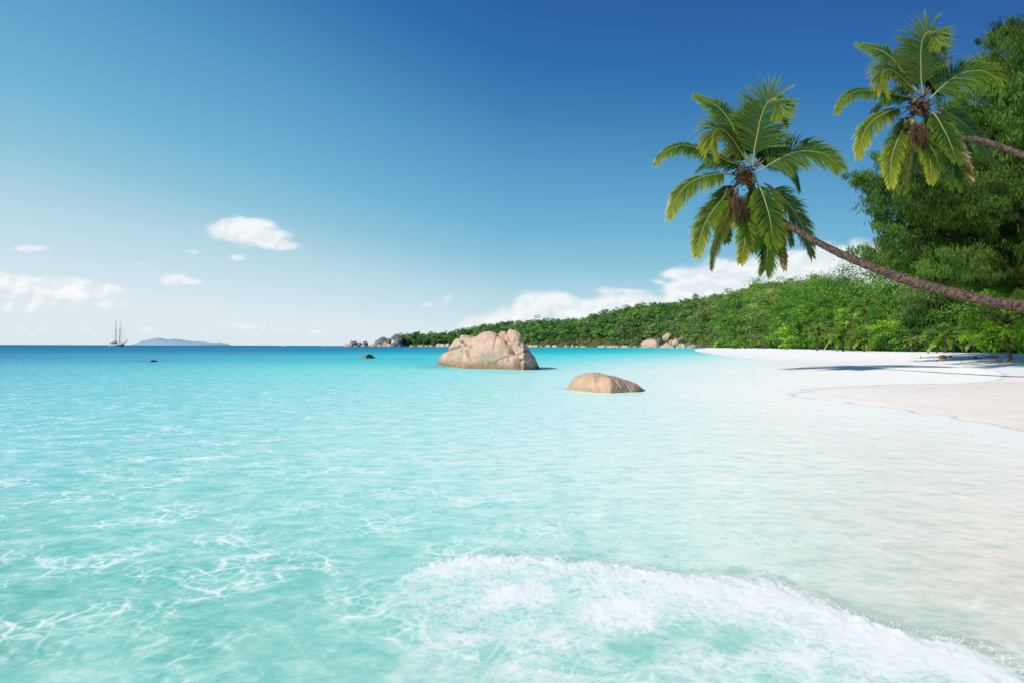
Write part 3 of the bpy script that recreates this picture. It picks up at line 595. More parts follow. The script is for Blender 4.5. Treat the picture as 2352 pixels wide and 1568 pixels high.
def boulder_template(seed, flat=.7, ang=.32):
    import bmesh
    bm = bmesh.new(); bmesh.ops.create_icosphere(bm, subdivisions=4, radius=1)
    v = np.array([q.co[:] for q in bm.verts]); f = np.array([[q.index for q in p.verts] for p in bm.faces]); bm.free()
    r = RS.randn(9, 3); r /= np.linalg.norm(r, axis=1)[:, None]
    for k in r:                                            # planar cuts give granite its facets
        h = RS.uniform(.62, .92); dd = v@k; v = v - np.clip(dd-h, 0, None)[:, None]*k*.85
    n = fbm(v[:, 0]*1.6, v[:, 1]*1.6, v[:, 2]*1.6, 4, seed)*ang
    v = v*(1+n)[:, None]; v[:, 2] *= flat
    return v, f
def build_far_rocks():
    T = [boulder_template(100+i, .62+.1*(i % 3)) for i in range(6)]
    meshes = {}
    def get(i, mat):
        k = (i, mat.name)
        if k not in meshes: meshes[k] = mesh('boulder', T[i][0], T[i][1], mat, smooth=True)
        return meshes[k]
    def put(X, Y, w, h, d, mat, label, group=None, i=None, rz=None, cat='boulder', ry=0, name='boulder'):
        Y = Y+h*.22; h = h*1.42
        p = at(X, Y, d); s = w/F*d/2; sz = h/F*d/2
        i = RS.randint(6) if i is None else i
        o = link(name, get(i, mat)); o.location = Vector([p[0], p[1]+s*.3, p[2]]); fl = .62+.1*(i % 3)
        o.scale = (s, s*RS.uniform(.8, 1.2), sz/fl); o.rotation_euler = (0, ry, RS.uniform(-.4, .4) if rz is None else rz)
        return tag(o, label, cat, group)
    # the boulder group on the sand (crop: 600 px wide patch of the photograph)
    c = lambda a, b: (1433.25+a*.15625, 735+b*.15625)
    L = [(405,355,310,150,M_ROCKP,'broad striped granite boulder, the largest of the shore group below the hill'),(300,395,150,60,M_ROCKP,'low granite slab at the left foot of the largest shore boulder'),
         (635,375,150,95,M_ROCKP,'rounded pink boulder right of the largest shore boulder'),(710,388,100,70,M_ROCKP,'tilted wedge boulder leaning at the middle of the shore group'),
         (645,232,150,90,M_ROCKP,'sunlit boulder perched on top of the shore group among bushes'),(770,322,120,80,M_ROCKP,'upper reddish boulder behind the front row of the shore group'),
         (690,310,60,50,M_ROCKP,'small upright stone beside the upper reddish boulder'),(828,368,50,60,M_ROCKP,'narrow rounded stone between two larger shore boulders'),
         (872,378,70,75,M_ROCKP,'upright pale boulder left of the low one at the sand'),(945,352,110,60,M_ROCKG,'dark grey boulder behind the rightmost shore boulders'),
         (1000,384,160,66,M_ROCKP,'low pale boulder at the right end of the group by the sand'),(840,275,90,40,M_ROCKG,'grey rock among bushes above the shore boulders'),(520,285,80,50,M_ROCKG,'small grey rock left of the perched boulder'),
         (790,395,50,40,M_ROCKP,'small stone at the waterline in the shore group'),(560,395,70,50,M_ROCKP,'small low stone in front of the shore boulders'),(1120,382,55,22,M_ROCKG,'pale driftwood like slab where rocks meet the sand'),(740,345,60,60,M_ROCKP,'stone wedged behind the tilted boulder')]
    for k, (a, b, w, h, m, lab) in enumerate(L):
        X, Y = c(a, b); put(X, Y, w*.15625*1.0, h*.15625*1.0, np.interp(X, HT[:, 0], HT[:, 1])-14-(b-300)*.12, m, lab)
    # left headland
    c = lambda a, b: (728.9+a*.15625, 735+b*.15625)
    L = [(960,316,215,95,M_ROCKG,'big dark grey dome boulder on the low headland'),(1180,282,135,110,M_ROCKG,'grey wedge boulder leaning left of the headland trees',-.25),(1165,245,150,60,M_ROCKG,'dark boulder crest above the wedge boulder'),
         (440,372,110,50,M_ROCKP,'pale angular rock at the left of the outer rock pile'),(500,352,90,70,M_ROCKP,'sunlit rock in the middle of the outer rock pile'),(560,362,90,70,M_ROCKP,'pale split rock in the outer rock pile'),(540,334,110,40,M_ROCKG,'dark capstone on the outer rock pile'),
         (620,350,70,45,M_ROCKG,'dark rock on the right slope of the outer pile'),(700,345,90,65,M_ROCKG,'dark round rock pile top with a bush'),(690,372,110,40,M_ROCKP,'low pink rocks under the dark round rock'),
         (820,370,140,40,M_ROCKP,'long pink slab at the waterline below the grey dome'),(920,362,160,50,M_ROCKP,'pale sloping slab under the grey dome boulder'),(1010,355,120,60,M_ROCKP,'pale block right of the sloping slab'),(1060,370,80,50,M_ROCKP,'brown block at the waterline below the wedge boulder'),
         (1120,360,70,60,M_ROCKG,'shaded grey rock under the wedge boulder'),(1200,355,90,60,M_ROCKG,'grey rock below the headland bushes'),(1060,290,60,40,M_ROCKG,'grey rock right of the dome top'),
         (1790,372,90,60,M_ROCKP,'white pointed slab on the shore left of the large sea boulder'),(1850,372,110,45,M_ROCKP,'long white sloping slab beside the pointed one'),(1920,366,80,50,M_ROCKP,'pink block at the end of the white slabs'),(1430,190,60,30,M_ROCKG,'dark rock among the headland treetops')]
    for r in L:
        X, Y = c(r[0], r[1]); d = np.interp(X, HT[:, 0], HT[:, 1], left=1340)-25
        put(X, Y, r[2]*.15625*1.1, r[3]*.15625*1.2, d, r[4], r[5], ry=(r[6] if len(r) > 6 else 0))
    # outer reef stones
    for k in range(11):
        X = 737+k*4.4+RS.uniform(-1, 1); put(X, 795.4, RS.uniform(4, 8), RS.uniform(2, 4), 1320, M_ROCKP, 'flat pink stone in the low reef at the tip of the headland', 'stones of the low reef at the headland tip')
    # rubble along the foot of the hill
    for k in range(120):
        X = RS.uniform(905, 1480) if k > 20 else RS.uniform(1380, 1470)
        if 990 < X < 1010 and False: continue
        d = np.interp(X, HT[:, 0], HT[:, 1])-RS.uniform(8, 22)
        w = RS.uniform(5, 12); Y = 794.3+(X-1176)*.0026+H*F/d - w*.16
        put(X, Y, w, w*RS.uniform(.45, .8), d, M_ROCKP if RS.rand() < .85 else M_ROCKG, 'small pink and grey boulder in the rubble along the foot of the green hill', 'boulders along the foot of the hill')
    # stone pillar on the skyline
    put(1290, 739, 5, 11, 1230, M_ROCKG, 'dark upright rock on the hill skyline right of the large sea boulder', rz=0)

# ------------------------------------------------------------------ foliage
def quads(C, N, size, asp=1.6, col=None, jit=.0):
    """one small leaf quad per centre"""
    n = len(C); N = N/(np.linalg.norm(N, axis=1)[:, None]+1e-9)
    r = RS.randn(n, 3); U = np.cross(N, r); U /= np.linalg.norm(U, axis=1)[:, None]+1e-9; V = np.cross(N, U)
    s = (size*RS.uniform(.6, 1.3, n))[:, None]
    U = U*s*asp*.5; V = V*s*.5
    v = np.stack([C-U, C-V*.9+U*.1, C+U, C+V*.9+U*.1], 1).reshape(-1, 3)
    f = np.arange(n*4).reshape(-1, 4)
    c = np.repeat(col, 4, axis=0)
    return v, f, c
def rdir(n):
    d = RS.randn(n, 3); return d/np.linalg.norm(d, axis=1)[:, None]
LUSH = (np.array([.022,.085,.008]), np.array([.16,.36,.03])); DARK = (np.array([.010,.042,.008]), np.array([.065,.17,.022])); DRY = (np.array([.09,.11,.03]), np.array([.27,.28,.09])); BRIGHT = (np.array([.045,.16,.008]), np.array([.36,.60,.045]))
OLIVE = (np.array([.04,.095,.015]), np.array([.22,.31,.07]))
def crown_quads(c, r, n, leaf, pal, nclump=10, flat=.8, lo=-.35):
    """crown of leaf clumps: returns centres, normals, sizes, colours"""
    cd = rdir(nclump); cd[:, 2] = np.where(cd[:, 2] < lo, -cd[:, 2], cd[:, 2]); rad = RS.uniform(.45, .85, nclump)
    cc = np.asarray(c)+cd*(rad[:, None])*np.array([r, r, r*flat])
    cr = RS.uniform(.28, .5, nclump)*r; tone = RS.uniform(0, 1, nclump)
    k = RS.randint(nclump, size=n); d = rdir(n); d[:, 2] = np.where(RS.rand(n) < .65, np.abs(d[:, 2]), d[:, 2])
    C = cc[k]+d*(cr[k]*RS.uniform(.65, 1.05, n))[:, None]*np.array([1, 1, .8])
    N = d+RS.randn(n, 3)*.35+np.array([-.1, -.05, .3])
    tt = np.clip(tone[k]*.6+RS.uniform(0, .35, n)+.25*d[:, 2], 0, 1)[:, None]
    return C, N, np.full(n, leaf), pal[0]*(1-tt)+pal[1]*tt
def tree_quads(h, r, n, leaf, pal, nclump):
    u = RS.uniform(.05, .93, nclump); a = RS.uniform(0, 2*np.pi, nclump)
    rr = r*np.sqrt(np.clip(1-(np.clip(u-.45, 0, 1)/.58)**2, .02, 1))*RS.uniform(.35, .92, nclump)*(.85+.15*np.sin(3*a+1))
    cc = np.stack([rr*np.cos(a), rr*np.sin(a), u*h], 1); cr = RS.uniform(.17, .34, nclump)*r; tone = RS.uniform(0, 1, nclump)
    k = RS.randint(nclump, size=n); d = rdir(n); d[:, 2] = np.where(RS.rand(n) < .6, np.abs(d[:, 2]), d[:, 2])
    C = cc[k]+d*(cr[k]*RS.uniform(.55, 1.08, n))[:, None]*np.array([1, 1, .75]); C[:, 2] = np.maximum(C[:, 2], .05)
    N = d+RS.randn(n, 3)*.4+np.array([-.15, -.05, .25])
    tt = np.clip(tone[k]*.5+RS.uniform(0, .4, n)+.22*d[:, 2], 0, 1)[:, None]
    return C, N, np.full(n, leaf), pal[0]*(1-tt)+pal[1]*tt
def hill_xyz(X, t):
    """t=0 shore .. 1 ridge .. 2 far side"""
    ds = np.interp(X, HT[:, 0], HT[:, 1]); dr = np.interp(X, HT[:, 0], HT[:, 2]); Yr = np.interp(X, HT[:, 0], HT[:, 3])
    d = ds+(dr-ds)*t
    zr = H+(794.3+(X-1176)*.0026-Yr)/F*dr
    # a steep first bank, then an even slope, rounded at the ridge
    bank = np.interp(X, [900, 1500, 1800, 2100, 3300], [3, 3, 2.5, 2.0, 2.0])
    tt = np.clip(t, 0, 1); prof = np.sin(tt*np.pi/2)**1.15
    z = .9+bank*sstep(0, .08, tt)+(zr-bank-.9)*prof
    z = np.where(t > 1, zr*(1-.6*(t-1)**2), z)
    x = (X-1176)/F*d
    z = z + 3.2*fbm(x*.02, d*.02, 0, 4, 91)*np.clip(t*4, 0, 1)*np.clip(zr/30, .1, 1)*np.where(t > .85, .4, 1)
    return x, d, z
def build_hill():
    Xs = np.linspace(900, 3300, 260); ts = np.linspace(0, 2, 70)
    X, T = np.meshgrid(Xs, ts, indexing='ij'); x, y, z = hill_xyz(X, T)
    z[:, 0] -= 1.5
    m, t, out = new_mat('hill_soil'); p = t.node('ShaderNodeNewGeometry').outputs['Position']
    n = t.noise(p, .06, 6, .6)
    t.l.new(principled(t, t.mix(n, (.03, .05, .015, 1), (.14, .12, .05, 1)), .95, .1), out)
    o = link('hill', mesh('hill', np.stack([x, y, z], -1).reshape(-1, 3), grid_faces(*X.shape), m, smooth=True)); tag(o, None, None, None, 'structure')
    # forest cover: far-off mass
    mb = MB(); total = 0; centres = []
    for k in range(15000):
        X = RS.uniform(915, 2750); t = RS.rand()**.85*1.04
        ds = np.interp(X, HT[:, 0], HT[:, 1]); dr = np.interp(X, HT[:, 0], HT[:, 2])
        dd = ds+(dr-ds)*t
        # even cover on the ground
        if RS.rand() > (dd/1250)*(dr-ds+40+(130 if X < 1060 else 0))/420: continue
        if X < 1040 and t > .9: t = .9
        x, y, z = [float(q) for q in hill_xyz(X, t)]
        if 1500 < X < 1610 and t < .03: continue
        centres.append((X, t, x, y, z))
    for X, t, x, y, z in centres:
        r = 2.9+6.6*RS.rand()**2.0
        r *= 1.2 if t < .45 else .72
        if t > .9: r *= RS.uniform(.4, 1.0)
        if RS.rand() < .06: r *= 1.5
        leaf = max(.36, .00135*y); n = int(np.clip(4.6*(r/leaf)**2, 40, 620))
        q = fbm(x*.012, y*.012, 0, 3, 95)
        dryness = t*1.0+q*1.3+RS.uniform(-.35, .35)-np.interp(X, [1200, 1500], [.35, 0])
        pal = DRY if (dryness > 1.15 and RS.rand() < .7) else OLIVE if dryness > .8 else (DARK if RS.rand() < .34 else LUSH if RS.rand() < .8 else OLIVE)
        if X > 1760 and y < 260 and pal is DRY: pal = LUSH
        hz = r*RS.uniform(.75, 1.25)
        C, N, s, c = crown_quads((x, y, z+hz*.75), r, n, leaf, pal, 7, hz/r)
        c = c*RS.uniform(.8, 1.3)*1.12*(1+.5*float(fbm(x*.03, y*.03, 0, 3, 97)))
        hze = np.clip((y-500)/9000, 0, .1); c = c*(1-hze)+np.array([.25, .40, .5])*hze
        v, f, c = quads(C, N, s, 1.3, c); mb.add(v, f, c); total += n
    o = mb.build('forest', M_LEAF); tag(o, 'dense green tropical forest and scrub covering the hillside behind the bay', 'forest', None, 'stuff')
    print('forest quads', total, 'crowns', len(centres))

def limb_tube(a, b, r0, r1, n=6, sag=.0, wob=.0):
    a = np.asarray(a, float); b = np.asarray(b, float); t = np.linspace(0, 1, n)[:, None]
    P = a*(1-t)+b*t; P[:, 2] += (np.sin(t[:, 0]*np.pi))*sag
    P[1:-1] += RS.randn(n-2, 3)*wob
    return tube(P, np.linspace(r0, r1, n), 6)
M_BARK = plain('bark', (.11, .085, .06), .9, .1, .4, 4.0)
M_BARKC = plain('casuarina_bark', (.07, .05, .04), .9, .1, .4, 3.0)
def broad_tree(X, Ytop, wpx, d, label, pal, name='broadleaf_tree', leaf=.2, n=3600, group='broadleaf trees crowding the back of the beach', base_z=1.1, nclump=44, low=.35):
    p = at(X, Ytop, d); x = p[0]; top = p[2]; r = wpx/F*d/2
    root = thing(name, label, 'tree', (x, d, base_z), 0, group)
    hgt = top-base_z; cz = hgt*(1-.5*(1-low)) ; rz = hgt*(1-low)*.5*1.05
    mb = MB()
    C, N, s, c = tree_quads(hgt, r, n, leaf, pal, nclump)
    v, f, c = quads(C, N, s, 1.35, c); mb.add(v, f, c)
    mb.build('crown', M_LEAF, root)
    tb = MB(); 
    P = [(0, 0, -.6), (RS.uniform(-.2, .2), 0, hgt*.2), (RS.uniform(-.4, .4), RS.uniform(-.3, .3), hgt*.45)]
    v, f = tube(spline(P, 10), np.linspace(.30, .18, 10)*np.clip(hgt/9, .4, 1.3), 8); tb.add(v, f)
    for k in range(7):
        e = rdir(1)[0]*np.array([r*.75, r*.75, rz*.6]); e[2] = abs(e[2])*.8
        v, f = limb_tube(P[2], np.array([0, 0, cz])+e, .11, .03, 6, .2, .12); tb.add(v, f)
    tb.build('trunk', M_BARK, root, smooth=True)
    return root

def frond(mb_l, mb_r, P, n, Lm, npair, droop=.5, vee=.15, wid=.034, r0=.035, colA=None, colB=None, tipcol=None, seed=0, ang=(62, 28), ragged=.12, start=.12, nseg=4, shape=None, onesided=0):
    """leaflets into mb_l, midrib into mb_r; P: curve points; n: direction the flat of the frond looks"""
    rs = np.random.RandomState(seed); P = spline(P, 40); m = len(P)
    T = np.gradient(P, axis=0); T /= np.linalg.norm(T, axis=1)[:, None]
    v, f = tube(P, np.linspace(r0, r0*.18, m), 5, caps=False); mb_r.add(v, f, np.array(colB)*1.0)
    n = np.asarray(n, float)
    L = np.linspace(start, .985, npair)
    for sd in (-1, 1):
        t = np.clip(L+rs.uniform(-.3, .3, npair)/npair, 0, .999); k = (t*(m-1)).astype(int); fr = (t*(m-1)-k)[:, None]
        k2 = np.minimum(k+1, m-1); B = P[k]*(1-fr)+P[k2]*fr; Tt = T[k]
        S = np.cross(Tt, n); S /= np.linalg.norm(S, axis=1)[:, None]+1e-9; U = np.cross(S, Tt); U *= np.sign((U@n))[:, None]
        lt = Lm*np.interp(t, [0, .12, .3, .6, .85, 1], shape or [.55, .8, 1, .95, .62, .30])*(1-ragged*rs.rand(npair)*1.6)
        lt *= np.where(rs.rand(npair) < .04, .45, 1)
        al = np.radians(np.interp(t, [0, 1], ang)+rs.uniform(-6, 6, npair))
        clump = .12*np.sin(t*31+sd*2+seed)                     # leaflets bunch together as in wind-blown fronds
        d0 = S*(sd*np.sin(al))[:, None]+Tt*(np.cos(al)+clump)[:, None]+U*(vee+.05*rs.randn(npair))[:, None]+.05*rs.randn(npair, 3)
        d0 /= np.linalg.norm(d0, axis=1)[:, None]
        dr = droop*(1+.25*rs.randn(npair))
        pts = [B]; wv = []
        cur = B
        for j in range(nseg):
            u = (j+.5)/nseg; dj = d0+np.array([0, 0, -1.0])*(dr*u*1.5)[:, None]; dj /= np.linalg.norm(dj, axis=1)[:, None]
            cur = cur+dj*(lt/nseg)[:, None]; pts.append(cur)
            wv.append(np.cross(dj, U))
        wv = [wv[0]]+wv
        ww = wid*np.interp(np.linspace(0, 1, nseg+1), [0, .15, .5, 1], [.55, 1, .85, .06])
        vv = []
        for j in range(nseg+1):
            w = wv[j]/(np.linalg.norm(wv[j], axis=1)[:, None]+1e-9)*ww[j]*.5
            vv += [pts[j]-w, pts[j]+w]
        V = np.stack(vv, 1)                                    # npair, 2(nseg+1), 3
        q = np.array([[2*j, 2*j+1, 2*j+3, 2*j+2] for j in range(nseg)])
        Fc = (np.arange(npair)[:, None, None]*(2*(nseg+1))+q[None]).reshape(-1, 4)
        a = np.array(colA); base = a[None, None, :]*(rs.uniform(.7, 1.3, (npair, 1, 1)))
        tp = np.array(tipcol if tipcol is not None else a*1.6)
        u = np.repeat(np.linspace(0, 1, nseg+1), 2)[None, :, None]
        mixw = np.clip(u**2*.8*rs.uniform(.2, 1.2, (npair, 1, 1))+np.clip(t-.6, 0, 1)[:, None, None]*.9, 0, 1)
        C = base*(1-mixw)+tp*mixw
        mb_l.add(V.reshape(-1, 3), Fc, C.reshape(-1, 3))

# fronds of the leaning coconut palm, traced as curves (units of a zoomed crop), with depth of the tip, facing, leaflet length...
K = .375
FR = [ # pts, tip depth, normal, leaflet len, droop, vee, col key
 ([(695,930),(700,850),(720,740),(745,630),(790,540),(822,520),(850,560),(885,640)], -.6, (-.25,-1,.1), .98, .28, .1, 'g', dict(shape=[.6,.9,1.1,.98,.55,.25], ang=(60,48))),
 ([(660,910),(630,820),(585,730),(540,645),(470,570),(400,535),(335,500)], .5, (.2,-1,.3), .70, .55, .1, 'g', dict(shape=[.6,.9,1.15,.9,.45,.3])),
 ([(665,920),(610,840),(560,765),(510,715),(470,715),(440,760),(430,830)], -.9, (.3,-.8,.5), .72, .5, .1, 'b', dict(shape=[.5,.7,.9,1.1,1.0,.7])),
 ([(620,930),(540,905),(450,865),(350,825),(250,810),(160,845),(90,920)], -.2, (.0,-.85,.75), .60, .85, .1, 'g', {}),
 ([(580,990),(500,985),(420,995),(330,1025),(260,1080),(205,1170),(172,1250)], -.8, (-.1,-.75,.8), .68, .9, .1, 'b', {}),
 ([(590,1060),(530,1110),(470,1180),(420,1250),(375,1350),(345,1490)], -.9, (-.3,-1,.25), .62, .35, .12, 'b', {}),
 ([(600,1070),(565,1150),(525,1240),(480,1350),(445,1460),(432,1570)], -1.3, (.8,-.8,.2), .48, .4, .2, 'y', {}),
 ([(625,1120),(634,1230),(640,1320),(640,1420),(625,1480),(615,1530)], -1.2, (.0,-1,.2), .52, .3, .1, 'b', {}),
 ([(680,1120),(730,1240),(765,1330),(780,1420),(778,1500),(768,1575)], -.8, (.0,-1,.15), .60, .28, .1, 'd', dict(shape=[.6,.9,1,1,.9,.6])),
 ([(700,1010),(740,1080),(775,1180),(798,1270),(808,1350),(812,1420)], -1.6, (.1,-1,.1), .80, .25, .1, 'g', {}),
 ([(740,1090),(800,1200),(840,1320),(865,1430),(882,1510),(888,1570)], -.5, (-.7,-.8,.2), .42, .45, .2, 'o', {}),
 ([(760,1040),(840,1100),(910,1170),(970,1260),(1020,1370),(1055,1490)], .9, (.2,-1,.2), .68, .35, .1, 'd', dict(shape=[.6,.9,1,.95,.55,.3])),
 ([(730,970),(790,930),(860,890),(940,855),(1040,845),(1130,865),(1190,910),(1228,945)], -.4, (.1,-1,.45), .82, .45, .1, 'g', dict(shape=[.6,.9,1.0,1.05,.8,.3])),
 ([(730,930),(780,880),(840,850),(890,870),(930,940),(950,1010)], 1.4, (.2,-1,.3), .70, .5, .1, 'd', {}),
 ([(700,930),(760,850),(800,770),(830,730),(850,720)], 1.2, (.3,-1,.0), .72, .35, .1, 'd', {}),
 ([(640,930),(600,880),(570,850),(520,850),(470,880),(440,930)], 1.0, (0,-.8,.6), .55, .8, .1, 'b', {}),
 ([(680,920),(650,800),(640,700),(660,600),(700,560)], 1.3, (0,-1,0), .62, .3, .1, 'd', {}),
 ([(780,520),(830,530),(870,580),(880,650),(900,700)], .6, (.6,-.8,0), .34, .3, .3, 'g', {}),
 ([(700,1030),(690,1150),(700,1280),(730,1390)], .6, (0,-1,.2), .60, .3, .1, 'd', {}),
 ([(610,1040),(560,1070),(520,1130),(480,1230),(450,1290)], .6, (-.2,-1,.3), .55, .5, .1, 'd', {}),
 ([(700,960),(770,900),(840,900),(900,940),(950,1010),(975,1090)], 1.6, (.2,-1,.4), .6, .6, .1, 'd', {}),
 ([(620,980),(560,920),(480,900),(400,920),(340,970)], 1.5, (0,-.9,.6), .55, .7, .1, 'd', {}),
 ([(700,1060),(760,1180),(830,1260),(900,1330),(930,1420)], 1.2, (.3,-1,.2), .55, .4, .1, 'd', {}),
 ([(600,1080),(540,1190),(520,1300),(530,1400)], .9, (0,-1,.2), .52, .35, .1, 'd', {}),
 ([(660,1100),(640,1210),(680,1330),(700,1460)], -.9, (.2,-1,.15), .55, .3, .1, 'd', {}),
]
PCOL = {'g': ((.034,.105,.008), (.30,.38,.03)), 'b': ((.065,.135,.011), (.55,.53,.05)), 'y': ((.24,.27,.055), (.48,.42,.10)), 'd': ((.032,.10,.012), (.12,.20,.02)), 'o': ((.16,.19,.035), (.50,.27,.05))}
M_RIB = None
def build_palm(idx):
    global M_RIB
    if M_RIB is None:
        M_RIB = leaf_mat('frond_midrib', .1, .5, .3)
    # second palm is the same kind of crown, a little smaller and turned anticlockwise as it hangs
    if idx == 0:
        cD = lambda a, b: (1470+a*K, 30.6+b*K)
    else:
        th = math.radians(12.5); sc_ = .905
        def cD(a, b):
            dx, dy = a-75, b-930
            return 1470+(1188+sc_*(dx*math.cos(th)+dy*math.sin(th)))*K, 30.6+(620+sc_*(-dx*math.sin(th)+dy*math.cos(th)))*K
    S = 2.2; dist = 20.0*S
    cx, cy = cD(655, 985); centre = at(cx, cy, dist)
    if idx == 0:
        tr = [(655,1000,20.0),(690,1090,20.25),(760,1190,20.2),(850,1262,19.6)]
        pts = [at(*cD(a, b), d*S) for a, b, d in tr]+[at(X, Y, d*S) for X, Y, d in [(1850,541,18.9),(1930,583,18.2),(2010,616,17.5),(2080,643,16.9),(2160,665,16.2),(2250,687,15.4),(2352,704,14.5)]]
        pts += [np.array([29,29.8,3.0]), np.array([33.5,28.3,2.3]), np.array([37.6,27,1.4]), np.array([39.2,26.5,-.1])]
        rad = [.10,.10,.095,.10,.118,.126,.132,.14,.145,.148,.152,.16,.18,.24,.30]
        base = (39.0, 26.5, .7); lab = 'nearer leaning coconut palm whose long bare trunk reaches out over the water'
    else:
        tr = [(655,1000,20.0),(690,1090,20.3),(760,1190,20.2),(850,1262,19.8)]
        pts = [at(*cD(a, b), d*S) for a, b, d in tr]+[at(X, Y, d*S) for X, Y, d in [(2250,322,19.3),(2300,338,18.8),(2352,357,18.2)]]
        pts += [np.array([36,38.3,11.0]), np.array([43.5,36.4,7.9]), np.array([50,34.8,4.2]), np.array([53,34,1.4]), np.array([53.6,33.8,-.1])]
        rad = [.10,.095,.09,.095,.098,.103,.108,.13,.15,.17,.24,.30]
        base = (53.2, 33.9, .9); lab = 'upper coconut palm at the right edge leaning in front of the tall casuarina'
    root = thing('coconut_palm', lab, 'palm tree', base, 0, 'leaning coconut palms')
    o = np.array(base)
    P = spline(pts, 300); r = np.interp(np.linspace(0, 1, 300), np.linspace(0, 1, len(rad)), rad)*S*.93
    L = np.r_[0, np.cumsum(np.linalg.norm(np.diff(P, axis=0), axis=1))]
    r = r*(1+.035*np.sin(L*2*np.pi/.26)+.03*fbm(L*3, 0*L, 0, 3, idx+5))
    V, f = tube(P, r, 18)
    Vn = fbm(V[:, 0]*5, V[:, 1]*5, V[:, 2]*5, 3, 7)[:, None]*.025
    link('trunk', mesh('trunk', V+Vn-o, f, M_TRUNK, smooth=True), root)
    for k, (pp, dep, nrm, Lm, droop, vee, ck, kw) in enumerate(FR):
        n = len(pp); A = np.array(pp, float); cum = np.r_[0, np.cumsum(np.hypot(*np.diff(A, axis=0).T))]; cum /= cum[-1]
        ptw = [at(*cD(a, b), dist+S*dep*(u**1.2)) for (a, b), u in zip(pp, cum)]
        ca, cb = PCOL[ck]; ca = np.array(ca); 
        ml, mr = MB(), MB()
        plen = np.linalg.norm(np.diff(np.array(ptw), axis=0), axis=1).sum()/S
        sc2 = S*(1 if idx == 0 else .91)
        nn = np.array(nrm, float)
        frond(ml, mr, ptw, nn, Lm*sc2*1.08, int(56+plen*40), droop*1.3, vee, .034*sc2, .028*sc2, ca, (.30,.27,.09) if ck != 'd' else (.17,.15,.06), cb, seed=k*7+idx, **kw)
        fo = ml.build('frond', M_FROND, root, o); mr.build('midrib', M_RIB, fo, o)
    # fibrous heart, spathes and hanging dead flower stalks
    hb = MB(); rs = np.random.RandomState(3+idx)
    for k in range(400):
        a, b = 650+np.clip(rs.randn(), -2, 2)*30+(8 if k % 3 else -30), 990+np.clip(rs.randn(), -2, 2)*24+(0 if k % 4 else 45)
        p = at(*cD(a, b), dist+S*rs.uniform(-.35, .2)); d = rs.randn(3); d[2] = d[2]*.8+.1; d /= np.linalg.norm(d); l = S*rs.uniform(.05, .20)
        w = np.cross(d, rs.randn(3)); w = w/np.linalg.norm(w)*rs.uniform(.008, .026)*S
        v = np.array([p-w, p+w, p+w*.6+d*l, p-w*.6+d*l]); c = np.array([.095,.055,.028])*rs.uniform(.2, 1.5)
        hb.add(v, [[0, 1, 2, 3]], c)
    hb.build('husk_fibre', M_FIBRE, root, o)['kind'] = 'stuff'
    db = MB()
    pc = (610, 1230)
    for k in range(180):
        a, b = 600+rs.randn()*22, 1110+rs.rand()*50; p = at(*cD(a, b), dist+S*(-.35+rs.uniform(-.2, .2)))
        q = at(*cD(pc[0]+rs.randn()*34, 1185+rs.rand()*125), dist+S*(-.5+rs.uniform(-.2, .2))); mid = (p+q)/2+rs.randn(3)*.1
        v, f = tube([p, mid, q], [.011, .009, .005], 4, False); db.add(v, f, np.array([.085,.05,.032])*rs.uniform(.3, 1.8))
    db.build('dead_flower_stalk', M_FIBRE, root, o)
    # coconuts tucked in the heart
    import bmesh
    for k, (a, b) in enumerate([(600,1010),(640,1035),(690,1010),(625,960),(585,1100)]):
        bm = bmesh.new(); bmesh.ops.create_uvsphere(bm, u_segments=14, v_segments=10, radius=.105*S)
        for q in bm.verts:
            q.co.z *= 1.25; q.co.x *= 1+.12*math.cos(3*math.atan2(q.co.y, q.co.x)); 
        for q in bm.faces: q.smooth = True
        me = bpy.data.meshes.new('coconut'); bm.to_mesh(me); bm.free(); me.materials.append(M_NUT)
        n = link('coconut', me, root); n.location = Vector(at(*cD(a, b), dist-.12*S)-o); n.rotation_euler = (rs.uniform(-.4, .4), rs.uniform(-.4, .4), 0); n.scale = (.8, .8, .8)
    for (a0, b0), (a1, b1) in [((705,940),(742,885)), ((560,1090),(525,1090)), ((520,1140),(535,1060)), ((820,1090),(760,1040)), ((575,1130),(560,1190))]:
        P0 = at(*cD(a0, b0), dist-.2*S); P1 = at(*cD(a1, b1), dist-.35*S); v, f = tube(spline([P0, (P0+P1)/2+np.array([0, -.05, .05]), P1], 8), np.array([.02,.035,.045,.045,.04,.03,.02,.008])*S, 8); sp = MB(); sp.add(v, f, (.14,.085,.05)); sp.build('spathe', M_FIBRE, root, o, True)
